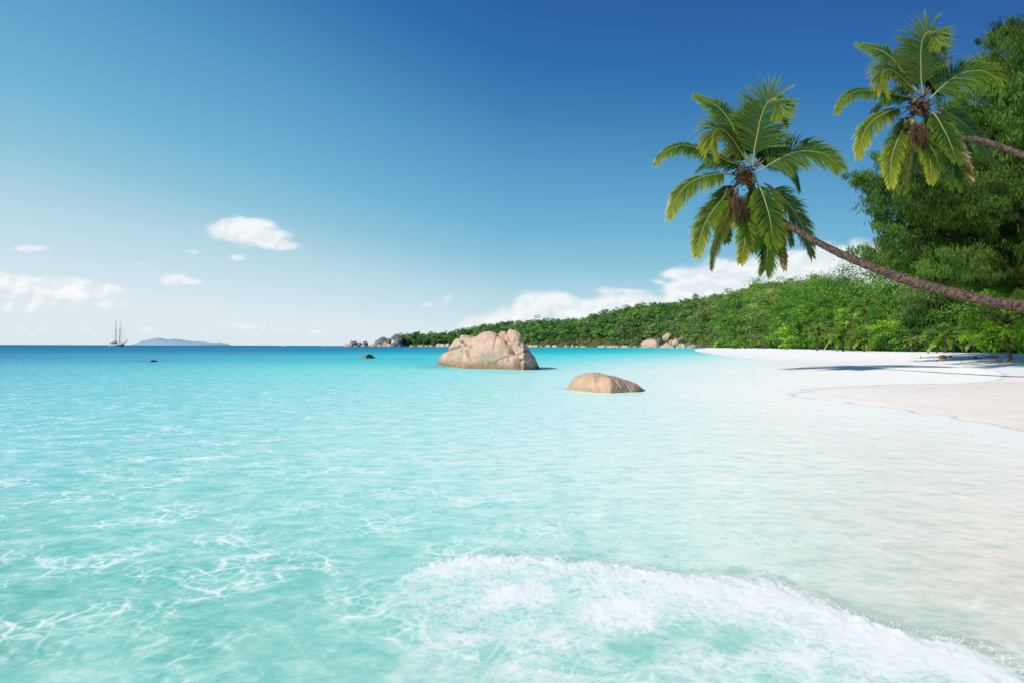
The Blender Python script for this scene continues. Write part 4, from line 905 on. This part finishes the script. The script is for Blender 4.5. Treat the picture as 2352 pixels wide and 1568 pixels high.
def small_palm(X, Yc, rpx, d, label, ybase=None, nf=13, pal='b', lean=0.0, group='young coconut palms at the edge of the forest', seed=1, base_z=1.1, lowarch=.0):
    rs = np.random.RandomState(seed); c = at(X, Yc, d); R = rpx/F*d
    root = thing('young_coconut_palm', label, 'palm tree', (c[0]-lean, d, base_z), 0, group); o = np.array([c[0]-lean, d, base_z])
    P = spline([o-np.array([0, 0, .4]), o*.5+c*.5+np.array([-lean*.2, 0, 0]), c], 14)
    V, f = tube(P, np.linspace(.2, .11, 14)*min(1, R/3+.4), 8); link('trunk', mesh('trunk', V-o, f, M_TRUNK, smooth=True), root)
    ca, cb = PCOL[pal]
    for k in range(nf):
        az = k*2.399+rs.uniform(-.2, .2); el = np.interp(k, [0, nf], [1.25, -.15])+rs.uniform(-.12, .12)
        dh = np.array([math.cos(az), math.sin(az)*.8, 0]); pts = []
        for u in np.linspace(0, 1, 7):
            a = el-1.35*u**1.3; pts.append(a)
        p = c.copy(); PP = [p.copy()]
        for a in pts[1:]:
            p = p+(dh*math.cos(a)+np.array([0, 0, math.sin(a)]))*R*1.12/6; PP.append(p.copy())
        ml, mr = MB(), MB()
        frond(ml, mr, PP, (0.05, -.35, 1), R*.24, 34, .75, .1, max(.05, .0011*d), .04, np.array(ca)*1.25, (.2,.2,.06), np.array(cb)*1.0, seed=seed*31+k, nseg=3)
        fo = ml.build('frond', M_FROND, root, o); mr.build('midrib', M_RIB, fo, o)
    return root

M_TRUNK = None
def make_trunk_mats():
    global M_TRUNK, M_FIBRE, M_NUT
    m, t, out = new_mat('palm_trunk'); p = t.node('ShaderNodeTexCoord').outputs['Object']
    n = t.noise(p, 7, 8, .7, .5); g = t.noise(p, 2.2, 4, .6); r = t.noise(p, 30, 4, .7)
    c = t.mix(t.maprange(n, .42, .6), (.028, .018, .013, 1), (.135, .098, .076, 1))
    c = t.mix(t.maprange(g, .52, .7, 0, .4), c, (.26, .13, .07, 1)); c = t.mix(t.maprange(r, .58, .72, 0, .35), c, (.34, .30, .27, 1))
    t.l.new(principled(t, c, .9, .1, bump(t, t.math('ADD', n, t.math('MULTIPLY', r, .4)), .9, .05)), out); M_TRUNK = m
    m, t, out = new_mat('dry_fibre'); t.l.new(principled(t, t.attr('Col', 'Color'), .9, .1), out); M_FIBRE = m
    M_NUT = plain('coconut_husk', (.20, .15, .05), .5, .4, .4, 9)

# ------------------------------------------------------------------ casuarina
CAS = np.array([(2352,44),(2300,52),(2275,84),(2235,130),(2225,190),(2180,225),(2130,262),(2080,310),(2030,338),(2010,380),(1958,406),(2010,436),(1985,466),(2000,505),(2025,540),(1992,562),(1975,588),(2020,590),(2060,600),(2080,620),(2160,650),(2352,680),(2700,700),(2700,40)], float)
def in_poly(x, y, P):
    ins = False; n = len(P)
    for i in range(n):
        ax, ay = P[i]; bx, by = P[(i+1) % n]
        if (ay > y) != (by > y) and x < (bx-ax)*(y-ay)/(by-ay)+ax: ins = not ins
    return ins
def build_casuarina():
    base = np.array([56.0, 68.0, 1.1]); root = thing('casuarina_tree', 'towering feathery casuarina tree with drooping dark green needles at the right edge', 'tree', base, 0)
    topz = 36.0
    tr = spline([base-np.array([0, 0, .6]), (55.5, 68, 9), (55.8, 68.4, 20), (55.2, 68, 29), (54.8, 68, topz)], 30)
    tb = MB(); v, f = tube(tr, np.linspace(.75, .08, 30), 12); tb.add(v, f)
    tips = []
    # outline tips, at the depth of the trunk and nearer
    for i in range(0, 19):
        for j in range(3):
            u = RS.rand(); p = CAS[i]*(1-u)+CAS[i+1]*u
            q = at(p[0]+RS.uniform(8, 26), p[1]+RS.uniform(0, 10), RS.uniform(60, 72)); tips.append(q)
    named = [(1945,406,63),(1968,412,63),(1972,470,64),(1960,585,62),(1984,568,63),(2010,590,62),(1990,440,64),(2012,345,66),(2280,80,68),(2300,60,68)]
    for X, Y, d in named: tips.append(at(X, Y, d))
    k = 0
    while k < 195:
        X, Y = RS.uniform(1940, 2680), RS.uniform(40, 740)
        if not in_poly(X, Y, CAS): continue
        if X > 2420 and RS.rand() < .5: continue
        tips.append(at(X, Y, RS.uniform(54, 80))); k += 1
    TC, TD, TT = [], [], []
    for q in tips:
        L = np.linalg.norm(q[:2]-base[:2]); az = np.clip(q[2]-.30*L-1.0, 3.0, topz-1.5)
        a = tr[np.argmin(np.abs(tr[:, 2]-az))]
        mid = (a+q)/2+np.array([0, 0, .09*L]); P = spline([a, mid, q], 16); r0 = .028+.010*L
        v, f = tube(P, np.linspace(r0*1.0, .012, 16), 5, False); tb.add(v, f)
        tone = RS.uniform(0, 1)
        ncl = int(np.clip(L*1.0, 6, 16))
        for u in np.linspace(.35, 1, ncl):
            c = P[int(u*15)]
            for _ in range(2):
                TC.append(c+RS.randn(3)*np.array([.55, .55, .30])*(1.25-.6*(u > .93))); TT.append(tone*.5+RS.uniform(0, .5))
    TC = np.array(TC); TT = np.array(TT); n = len(TC); per = 84
    # each tassel: many fine drooping branchlets
    TS = RS.uniform(.55, 1.25, n); C = np.repeat(TC, per, 0)+RS.randn(n*per, 3)*np.array([.33, .33, .26])*np.repeat(TS, per)[:, None]; tone = np.repeat(TT, per)
    N = len(C); l = RS.uniform(.20, .55, N)[:, None]; d = RS.randn(N, 3)*np.array([.35, .35, .15])+np.array([0, 0, -1.0]); d /= np.linalg.norm(d, axis=1)[:, None]
    a = RS.uniform(0, 2*np.pi, N); w = np.stack([np.cos(a), np.sin(a), 0*a], 1)*RS.uniform(.016, .036, N)[:, None]
    tp = C+d*l*.55+RS.randn(N, 3)*.03
    v = np.stack([C-w, C+w, tp+w*.8, C+d*l], 1).reshape(-1, 3)
    f = np.arange(N*4).reshape(-1, 4)
    tt = np.clip(tone+RS.uniform(-.15, .15, N), 0, 1)[:, None]
    c = np.array([.007,.030,.006])*(1-tt)+np.array([.15,.27,.042])*tt
    top = np.clip((C[:, 2:3]-24)/10, 0, 1); c = c*(1-top*.15)
    print('needles', N)
    link('foliage', mesh('foliage', v-base, f, M_NEEDLE, np.repeat(c, 4, 0)), root)
    tb.build('trunk', M_BARKC, root, base, True)

def build_low_casuarina():
    """drooping curtains of a second, lower casuarina behind the bushes"""
    base = np.array([77.0, 124.0, 1.1]); root = thing('casuarina_tree', 'lower weeping casuarina hanging between the bushes behind the beach', 'tree', base)
    tb = MB(); tr = spline([base-np.array([0, 0, .5]), base+np.array([.3, 0, 6]), base+np.array([0, 0, 13])], 12); v, f = tube(tr, np.linspace(.3, .06, 12), 8); tb.add(v, f)
    C = []; T = []
    for k in range(150):
        X, Y = RS.uniform(2070, 2250), RS.uniform(655, 730)
        q = at(X, Y, RS.uniform(116, 132)); a = tr[np.argmin(np.abs(tr[:, 2]-max(2, q[2]-.8)))]
        P = spline([a, (a+q)/2+np.array([0, 0, .5]), q], 10); v, f = tube(P, np.linspace(.05, .01, 10), 4, False); tb.add(v, f)
        tn = RS.uniform(.2, 1)
        for u in (.5, .7, .85, .95, 1):
            C.append(P[int(u*9)]+RS.randn(3)*.25); T.append(tn)
    C = np.array(C); per = 60; n = len(C)*per; CC = np.repeat(C, per, 0)+RS.randn(n, 3)*np.array([.8, .8, .3]); tt = np.clip(np.repeat(T, per)+RS.uniform(-.2, .2, n), 0, 1)[:, None]
    d = RS.randn(n, 3)*.2+np.array([0, 0, -1.]); l = RS.uniform(.5, 1.4, n)[:, None]; a = RS.uniform(0, 6.28, n); w = np.stack([np.cos(a), np.sin(a), 0*a], 1)*.04
    v = np.stack([CC-w, CC+w, CC+d*l*.6+w*.7, CC+d*l], 1).reshape(-1, 3)
    c = np.array([.03,.085,.02])*(1-tt)+np.array([.14,.23,.05])*tt
    link('foliage', mesh('foliage', v-base, np.arange(n*4).reshape(-1, 4), M_NEEDLE, np.repeat(c, 4, 0)), root); tb.build('trunk', M_BARKC, root, base, True)

def build_undergrowth():
    mb = MB()
    for k in range(620):
        X = RS.uniform(1640, 2420); ds = np.interp(X, HT[:, 0], HT[:, 1])
        d = ds*RS.uniform(.91, 1.08); x = (X-1176)/F*d; z = 1.0 if d < 250 else .5
        r = RS.uniform(.9, 2.3)*np.interp(X, [1640, 1800, 2400], [1.8, 1.3, .9]); leaf = max(.2, .0020*d)
        pal = DARK if RS.rand() < .55 else LUSH if RS.rand() < .7 else BRIGHT
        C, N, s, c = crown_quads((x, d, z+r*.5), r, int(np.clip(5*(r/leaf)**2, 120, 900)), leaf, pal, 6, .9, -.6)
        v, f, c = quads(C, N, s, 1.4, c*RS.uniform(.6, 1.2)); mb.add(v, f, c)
    o = mb.build('undergrowth', M_LEAF); tag(o, 'tangled green undergrowth along the back edge of the white beach', 'undergrowth', None, 'stuff')
def build_beach_trees():
    G = 'broadleaf trees crowding the back of the beach'
    L = [ # X, Ytop, width, distance, palette, label
     (1690,722,95,330,LUSH,'rounded pale green tree at the left end of the beach trees'),
     (1742,716,90,290,OLIVE,'soft olive green tree left of the tall bright trees at the beach'),
     (1800,700,110,235,LUSH,'dark green tree rising above the young palm left of centre of the tree line'),
     (1822,742,80,205,BRIGHT,'low bright bush spilling onto the sand left of the small palm'),
     (1860,690,120,200,LUSH,'leafy tree right behind the small palm on the beach'),
     (1912,672,110,170,LUSH,'tall leafy tree between the two palms at the tree line'),
     (1948,700,100,160,BRIGHT,'bright green tree left of the tallest forest palm'),
     (1960,655,90,185,DARK,'dark topped tree behind the tallest forest palm'),
     (2048,676,125,135,LUSH,'broad green tree just right of the tallest forest palm'),
     (2040,735,110,122,BRIGHT,'light green lower bush below the broad green tree'),
     (2100,710,110,120,LUSH,'green tree standing left of the weeping casuarina'),
     (2120,750,110,108,DARK,'dark shaded bush behind the arching palm fronds'),
     (2190,700,130,112,LUSH,'green tree under the long leaning palm trunk'),
     (2255,735,120,100,DARK,'dark bush between the arching palms and the bright right bush')]
    for X, Y, w, d, pal, lab in L:
        leaf = max(.15, .0019*d); r = w/F*d/2
        broad_tree(X, Y, w, d, lab, pal, leaf=leaf, n=int(np.clip(13.0*(r/leaf)**2, 2500, 12000)), group=G, base_z=.9, low=.0)
    broad_tree(2320, 664, 190, 62, 'bright green large leaved bush at the right edge by the sand', BRIGHT, name='broadleaf_bush', leaf=.27, n=5200, base_z=1.05, nclump=60, low=.10, group=None)
    broad_tree(2420, 640, 200, 66, 'green bush cut by the right edge of the frame', LUSH, name='broadleaf_bush', leaf=.24, n=4200, base_z=1.05, nclump=50, low=.05, group=None)
    small_palm(1987, 706, 40, 128, 'tallest young palm rising above the beach trees', seed=5, nf=15, pal='g')
    small_palm(1877, 764, 34, 150, 'small young palm drooping over the sand in the middle of the tree line', seed=9, nf=17, pal='g')
    small_palm(1936, 778, 42, 128, 'low bushy palm right of the small young palm', seed=12, nf=22, pal='g')
    small_palm(1985, 780, 32, 118, 'low bright palm bush below the tallest young palm', seed=14, nf=18, pal='g')
    small_palm(2172, 778, 52, 92, 'arching light green palm left of its twin under the leaning trunk', seed=17, nf=20, pal='g')
    small_palm(2258, 778, 48, 88, 'arching light green palm beside the bright right bush', seed=21, nf=20, pal='g')
    small_palm(1762, 776, 22, 265, 'little palm at the sand below the olive green tree', seed=23, nf=12, pal='b')
    small_palm(1617, 785, 17, 560, 'little palm at the far end of the beach beside the boulders', seed=25, nf=12, pal='b', base_z=.6)
    small_palm(1572, 764, 14, 700, 'light green palm above the shore boulders', seed=27, nf=10, pal='b', base_z=4)
    small_palm(1107, 749, 7, 1220, 'lone palm on the skyline above the large sea boulder', seed=29, nf=12, pal='d', base_z=28)
    small_palm(2095, 784, 20, 104, 'tiny palm seedling on the sand before the dark bush', seed=31, nf=10, pal='b')
    # headland trees one can tell apart
    for k, (X, Y, w) in enumerate([(930,769,34),(948,765,36),(966,761,38),(985,764,34),(1004,765,36),(1022,764,30),(1036,770,24),(1066,756,22),(1080,756,20)]):
        d = np.interp(X, HT[:, 0], HT[:, 1])+20
        broad_tree(X, Y, w, d, ['leftmost tree of the headland beside the grey wedge boulder','second tree from the left on the low headland','round tree in the middle left of the headland clump','bushy tree at the centre of the headland clump','olive tree right of the headland centre','spreading tree near the right end of the headland clump','small tree at the right end of the headland clump','dark tree standing on the skyline left of the lone palm','smaller dark tree between the headland clump and the lone palm'][k],
                   [LUSH, DARK, LUSH, OLIVE, LUSH, DARK, OLIVE, DARK, DARK][k], leaf=1.5, n=900, group='trees on the far headland', base_z=2, nclump=14, low=.1)

# ------------------------------------------------------------------ beach litter, boat, island
def build_small():
    rs = np.random.RandomState(4)
    import bmesh
    husk = plain('husk', (.30, .15, .07), .9, .1, .4, 8)
    def nut(X, Y, d, r, label):
        p = at(X, Y, d); x, y = p[0], p[1]; z = float(sand_z(np.array([x]), np.array([y]))[0])
        bm = bmesh.new(); bmesh.ops.create_icosphere(bm, subdivisions=3, radius=r)
        for q in bm.verts: q.co.z *= .75; q.co.x *= 1.3; q.co *= 1+.1*math.sin(q.co.x*20)*math.cos(q.co.y*17)
        for q in bm.faces: q.smooth = True
        me = bpy.data.meshes.new('coconut_husk'); bm.to_mesh(me); bm.free(); me.materials.append(husk)
        o = link('coconut_husk', me); o.location = (x, y, z+r*.5); tag(o, label, 'coconut husk', 'husks washed up on the sand')
    nut(2165, 816, 74, .34, 'largest brown husk lying on the white sand below the arching palms')
    nut(2182, 813, 77, .16, 'small dark husk just behind the largest one')
    nut(2240, 816, 72, .20, 'flat brown husk right of the largest husk')
    nut(2285, 812, 70, .22, 'brown husk nearest the bright bush')
    dw = plain('driftwood', (.42, .37, .31), .9, .1, .3, 5)
    def drift(X0, Y0, X1, Y1, d, r, label, lift=.05):
        a = at(X0, Y0, d); b = at(X1, Y1, d); za = float(sand_z(a[:1], a[1:2])[0]); 
        P = spline([np.array([a[0], a[1], za+r]), (a+b)/2*np.array([1, 1, 0])+np.array([0, .3, za+r+lift]), np.array([b[0], b[1]+.4, za+r+lift*3])], 12)
        m = MB(); o = P[0]; v, f = tube(P, np.linspace(r, r*.5, 12)*(1+.15*rs.randn(12)), 8); m.add(v, f)
        v, f = tube([P[5], P[5]+np.array([.3, .1, .35]), P[5]+np.array([.6, .1, .5])], [r*.4, r*.3, r*.1], 6); m.add(v, f)
        q = m.build('driftwood', dw, None, o, True); q.location = Vector(o); tag(q, label, 'driftwood')
    drift(1893, 793, 1903, 800, 150, .16, 'pale leaning driftwood log at the foot of the small young palm', .5)
    drift(2262, 809, 2300, 806, 74, .10, 'grey driftwood branch in the shade of the bright bush')
    drift(2290, 818, 2335, 820, 60, .06, 'thin dark twig lying on the sand at the right edge')
    # leaf litter strip
    N = 110; X = rs.uniform(2080, 2352, N); d = rs.uniform(66, 84, N); x = (X-1176)/F*d; z = sand_z(x, d)+.01
    keep = (vnoise(x*.35, d*.7, 0, 3) > .05)
    C = np.stack([x, d, z], 1)[keep]; Nn = np.tile([0, 0, 1.], (len(C), 1))+rs.randn(len(C), 3)*.3
    v, f, c = quads(C, Nn, np.full(len(C), .22), 1.8, np.array([.16,.09,.05])*rs.uniform(.4, 1.4, (len(C), 1)))
    o = link('leaf_litter', mesh('leaf_litter', v, f, M_FIBRE, c)); tag(o, 'brown leaf litter scattered on the white sand under the trees', 'leaf litter', None, 'stuff')
    # island
    Xs = np.linspace(296, 538, 160); prof = np.interp(Xs, [296,305,330,350,362,372,385,400,412,425,440,470,490,505,520,530,538], [793.0,791,783,779,776.5,777,780.5,779,779.5,782,784,785,787,786.5,788,791.5,793.2])
    dist = 7000; rows = 26; V = []
    for i, (X, Y) in enumerate(zip(Xs, prof)):
        hz = (793-Y+.4)/F*dist; x = (X-1176)/F*dist; wd = 420*math.sin(math.pi*i/159)**.5+20
        for j in range(rows):
            a = j/(rows-1)*math.pi; yj = dist-wd*math.cos(a); zz = hz*math.sin(a)**.7+6*float(fbm(x*.01, yj*.02, 0, 4, 3))*math.sin(a)
            V.append((x*yj/dist, yj, zz-1))
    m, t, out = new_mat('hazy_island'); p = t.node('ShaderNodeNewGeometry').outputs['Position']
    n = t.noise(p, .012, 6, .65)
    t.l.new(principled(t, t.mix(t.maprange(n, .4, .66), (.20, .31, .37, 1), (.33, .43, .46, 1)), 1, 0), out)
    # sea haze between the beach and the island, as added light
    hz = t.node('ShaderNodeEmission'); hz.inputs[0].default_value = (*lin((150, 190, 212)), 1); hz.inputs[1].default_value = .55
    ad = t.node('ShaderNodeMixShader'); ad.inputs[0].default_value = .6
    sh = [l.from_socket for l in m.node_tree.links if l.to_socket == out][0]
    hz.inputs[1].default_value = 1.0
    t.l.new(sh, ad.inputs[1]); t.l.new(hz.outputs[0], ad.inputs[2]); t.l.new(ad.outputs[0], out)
    o = link('island', mesh('island', V, grid_faces(160, rows), m, smooth=True)); tag(o, 'hazy blue grey island on the horizon', None, None, 'structure')

def build_ship():
    d = 1000.0; s = .6125*200/2091   # crop unit in picture units
    cc = lambda a, b: (340*.6125+a*s, 1170*.6125+b*s)
    def W(a, b, dy=0): return at(*cc(a, b), d+dy)
    base = W(1030, 1318); base[2] = 0
    root = thing('sailing_ship', 'two masted schooner with bare masts anchored on the horizon', 'sailing ship', base)
    sx = s/F*d
    whi = plain('white_paint', (.8, .8, .78), .4, .4, .05, .2); nav = plain('navy_paint', (.012, .025, .055), .35, .4, .2, .2); mst = plain('mast_paint', (.12, .11, .16), .6, .3, .2, .2); drk = plain('dark_wood', (.03, .025, .03), .7, .2, .2, .3)
    # hull: stations along the length, x local metres
    st = np.linspace(0, 1, 26); V = []
    for u in st:
        x = (720+u*610-1030)*sx; dk = np.interp(u, [0, .15, .5, .8, 1], [1225, 1232, 1225, 1195, 1180]); z = (1322-dk)*sx
        half = 2.9*math.sin(math.pi*min(1, .18+u*.82)**.9)**.6 if u < 1 else .05
        for a in np.linspace(-1, 1, 15):
            zz = -1.2+(z+1.2)*abs(a)**1.0 if True else 0
            yy = half*np.sign(a)*abs(a)**.45
            V.append((x-(1-abs(a))*(.6 if u < .1 else 0)-(.0 if u < .9 else (1-abs(a))*1.2), yy, zz))
    V = np.array(V)
    hull = link('hull', mesh('hull', V, grid_faces(26, 15), whi, smooth=True), root)
    hull.data.materials.clear(); hull.data.materials.append(whi)
    m, t, out = new_mat('hull_paint'); p = t.node('ShaderNodeTexCoord').outputs['Object']; q = t.node('ShaderNodeSeparateXYZ'); t.l.new(p, q.inputs[0])
    # white sheer strake aft, dark bow
    k = t.math('SUBTRACT', q.outputs[2], t.math('MULTIPLY_ADD', q.outputs[0], .22, .9))
    c = t.mix(t.math('GREATER_THAN', k, 0.0), (.012, .025, .055, 1), (.78, .78, .78, 1)); c = t.mix(t.math('LESS_THAN', q.outputs[2], .45), c, (.10, .04, .03, 1))
    t.l.new(principled(t, c, .4, .4), out); hull.data.materials.clear(); hull.data.materials.append(m)
    md = MB(); 
    zc = [(V[i*15][0], V[i*15][2]) for i in range(26)]
    dv = []
    for i in range(26): dv += [(V[i*15][0], V[i*15][1]*.97, V[i*15][2]-.35), (V[i*15][0], V[i*15+14][1]*.97, V[i*15][2]-.35)]
    link('deck', mesh('deck', dv, grid_faces(26, 2), drk), root)
    def part(name, mb, mat, par=root): return mb.build(name, mat, par, smooth=True)
    def loc(a, b, y=0): return np.array([(a-1030)*sx, y, (1322-b)*sx])
    for a0, a1, top, cross, cap in ((988, 990, 275, 640, 545), (1142, 1146, 330, 688, 600)):
        mb = MB(); v, f = tube([loc(a0, 1200), loc(a0, 700), loc(a1, cross)], [.42, .38, .32], 8); mb.add(v, f)
        mast = part('mast', mb, mst)
        mb = MB(); v, f = tube([loc(a1+2, cross), loc(a1+6, top)], [.24, .16], 6); mb.add(v, f); part('topmast', mb, mst, mast)
        mb = MB(); v, f = tube([loc(a1-46, cross-4), loc(a1+50, cross-2)], .14, 6); mb.add(v, f); v, f = tube([loc(a1, cross-20), loc(a1, cross+22)], [.6, .35], 8); mb.add(v, f); v, f = tube([loc(a1+2, cap-12), loc(a1+2, cap+16)], .4, 8); mb.add(v, f); part('crosstree', mb, drk, mast)
    mb = MB(); v, f = tube([loc(1330, 1205), loc(1440, 1110)], [.45, .25], 8); mb.add(v, f); v, f = tube([loc(1330, 1170), loc(1380, 1150), loc(1440, 1115)], .12, 6); mb.add(v, f); v, f = tube([loc(1425, 1125), loc(1455, 1090)], [.5, .4], 8); mb.add(v, f); part('bowsprit', mb, drk)
    mb = MB(); v, f = tube([loc(990, 1150), loc(1050, 1165)], .25, 6); mb.add(v, f); v, f = tube([loc(1100, 1140), loc(1200, 1155)], .35, 6); mb.add(v, f); part('boom', mb, drk)
    mb = MB(); v, f = box(loc(885, 1135), (195*sx, 4.2, 48*sx)); v[:, 2] += np.where(v[:, 2] > loc(885, 1135)[2], -np.abs(v[:, 0]-loc(860, 0)[0])*.06, 0); mb.add(v, f); part('awning', mb, whi)
    mb = MB(); v, f = box(loc(915, 1200), (200*sx, 3.2, 50*sx)); mb.add(v, f); part('deckhouse', mb, drk)
    for a in (835, 900, 965):
        mb = MB(); v, f = box(loc(a, 1196, -1.63), (22*sx, .06, 16*sx)); mb.add(v, f); part('window', mb, whi)
    mb = MB()
    for A, B in [((988,650),(870,1180)),((988,650),(1075,1180)),((1144,700),(1070,1180)),((1144,700),(1260,1170)),((1146,600),(1365,1160)),((1146,380),(1440,1110)),((990,715),(1335,752)),((994,300),(760,1190)),((1144,700),(1210,1180)),((988,650),(910,1180))]:
        for y0 in (-1.4, 1.4): 
            v, f = tube([loc(*A), loc(*B, y0)], .045, 4, False); mb.add(v, f)
    part('rigging', mb, mst)
    mb = MB(); v, f = tube([loc(720, 1205), loc(770, 1190)], [.3, .2], 6); mb.add(v, f); v, f = tube([loc(740, 1230), loc(735, 1180)], .15, 6); mb.add(v, f); part('stern_rail', mb, drk)
    # speck of a motor boat further along the horizon
    X, Y = 650, 793.8; b = at(X, Y, 1150); b[2] = 0
    r2 = thing('motor_boat', 'tiny white motor boat on the horizon between island and headland', 'boat', b)
    st = np.linspace(0, 1, 12); V = []
    for u in st:
        h = 1.1*(1-u**3)+.02
        for a in np.linspace(-1, 1, 9): V.append((u*8-4+abs(a)*.4*u, h*np.sign(a)*abs(a)**.5, -.3+(1.2+.4*u)*abs(a)))
    link('hull', mesh('hull', V, grid_faces(12, 9), whi, smooth=True), r2)
    mb = MB(); v, f = box((-.8, 0, 1.4), (2.4, 1.5, 1.1)); v[4:, 0] *= .75; mb.add(v, f); mb.build('cabin', whi, r2)

def build_spray():
    """droplets thrown up by the breaking lip"""
    rs = np.random.RandomState(6); N = 700
    u = rs.uniform(WFu[1], .80, N); fd = np.interp(u, WFu, WFd); off = .03+np.abs(rs.randn(N))*.07; y = fd-off*np.where(rs.rand(N) < .75, 1, 8)+.0; x = u*fd
    gate = np.clip(.5+1.2*fbm(x*2.3, y*0+1, 0, 3, 77), .05, 1); 
    h = rs.exponential(1, N)*.006*gate*3+.02+.03*fbm(x*5, y*5, 0, 4, 41); 
    r = rs.uniform(.0012, .0034, N)
    o = np.array([[1,0,0],[-1,0,0],[0,1,0],[0,-1,0],[0,0,1],[0,0,-1]], float)
    F8 = np.array([[0,2,4],[2,1,4],[1,3,4],[3,0,4],[2,0,5],[1,2,5],[3,1,5],[0,3,5]])
    V = (np.stack([x, y, h], 1)[:, None]+o[None]*r[:, None, None]*(1+.4*rs.rand(N, 6, 1))).reshape(-1, 3); Fc = (np.arange(N)[:, None, None]*6+F8[None]).reshape(-1, 3)
    m, t, out = new_mat('foam_white'); t.l.new(principled(t, (.9, .93, .94), .3, .5), out)
    ob = link('foam_spray', mesh('foam_spray', V, Fc, m)); tag(ob, 'white droplets and froth thrown up along the breaking wave crest', 'foam', None, 'stuff')

make_trunk_mats()
build_world()
build_sea()
build_beach()
build_big_rocks()
build_far_rocks()
build_hill()
build_palm(0); build_palm(1)
build_beach_trees(); build_undergrowth()
build_casuarina(); build_low_casuarina()
build_small(); build_ship(); build_spray()

sc.view_settings.view_transform = 'Standard'; sc.view_settings.look = 'None'; sc.view_settings.exposure = 0; sc.view_settings.gamma = 1
sc.render.engine = 'CYCLES'
sc.cycles.use_denoising = True
try: sc.cycles.denoiser = 'OPENIMAGEDENOISE'
except Exception: pass
sc.cycles.max_bounces = 6; sc.cycles.diffuse_bounces = 3; sc.cycles.glossy_bounces = 2; sc.cycles.transparent_max_bounces = 12; sc.cycles.transmission_bounces = 2
sc.cycles.caustics_reflective = False; sc.cycles.caustics_refractive = False
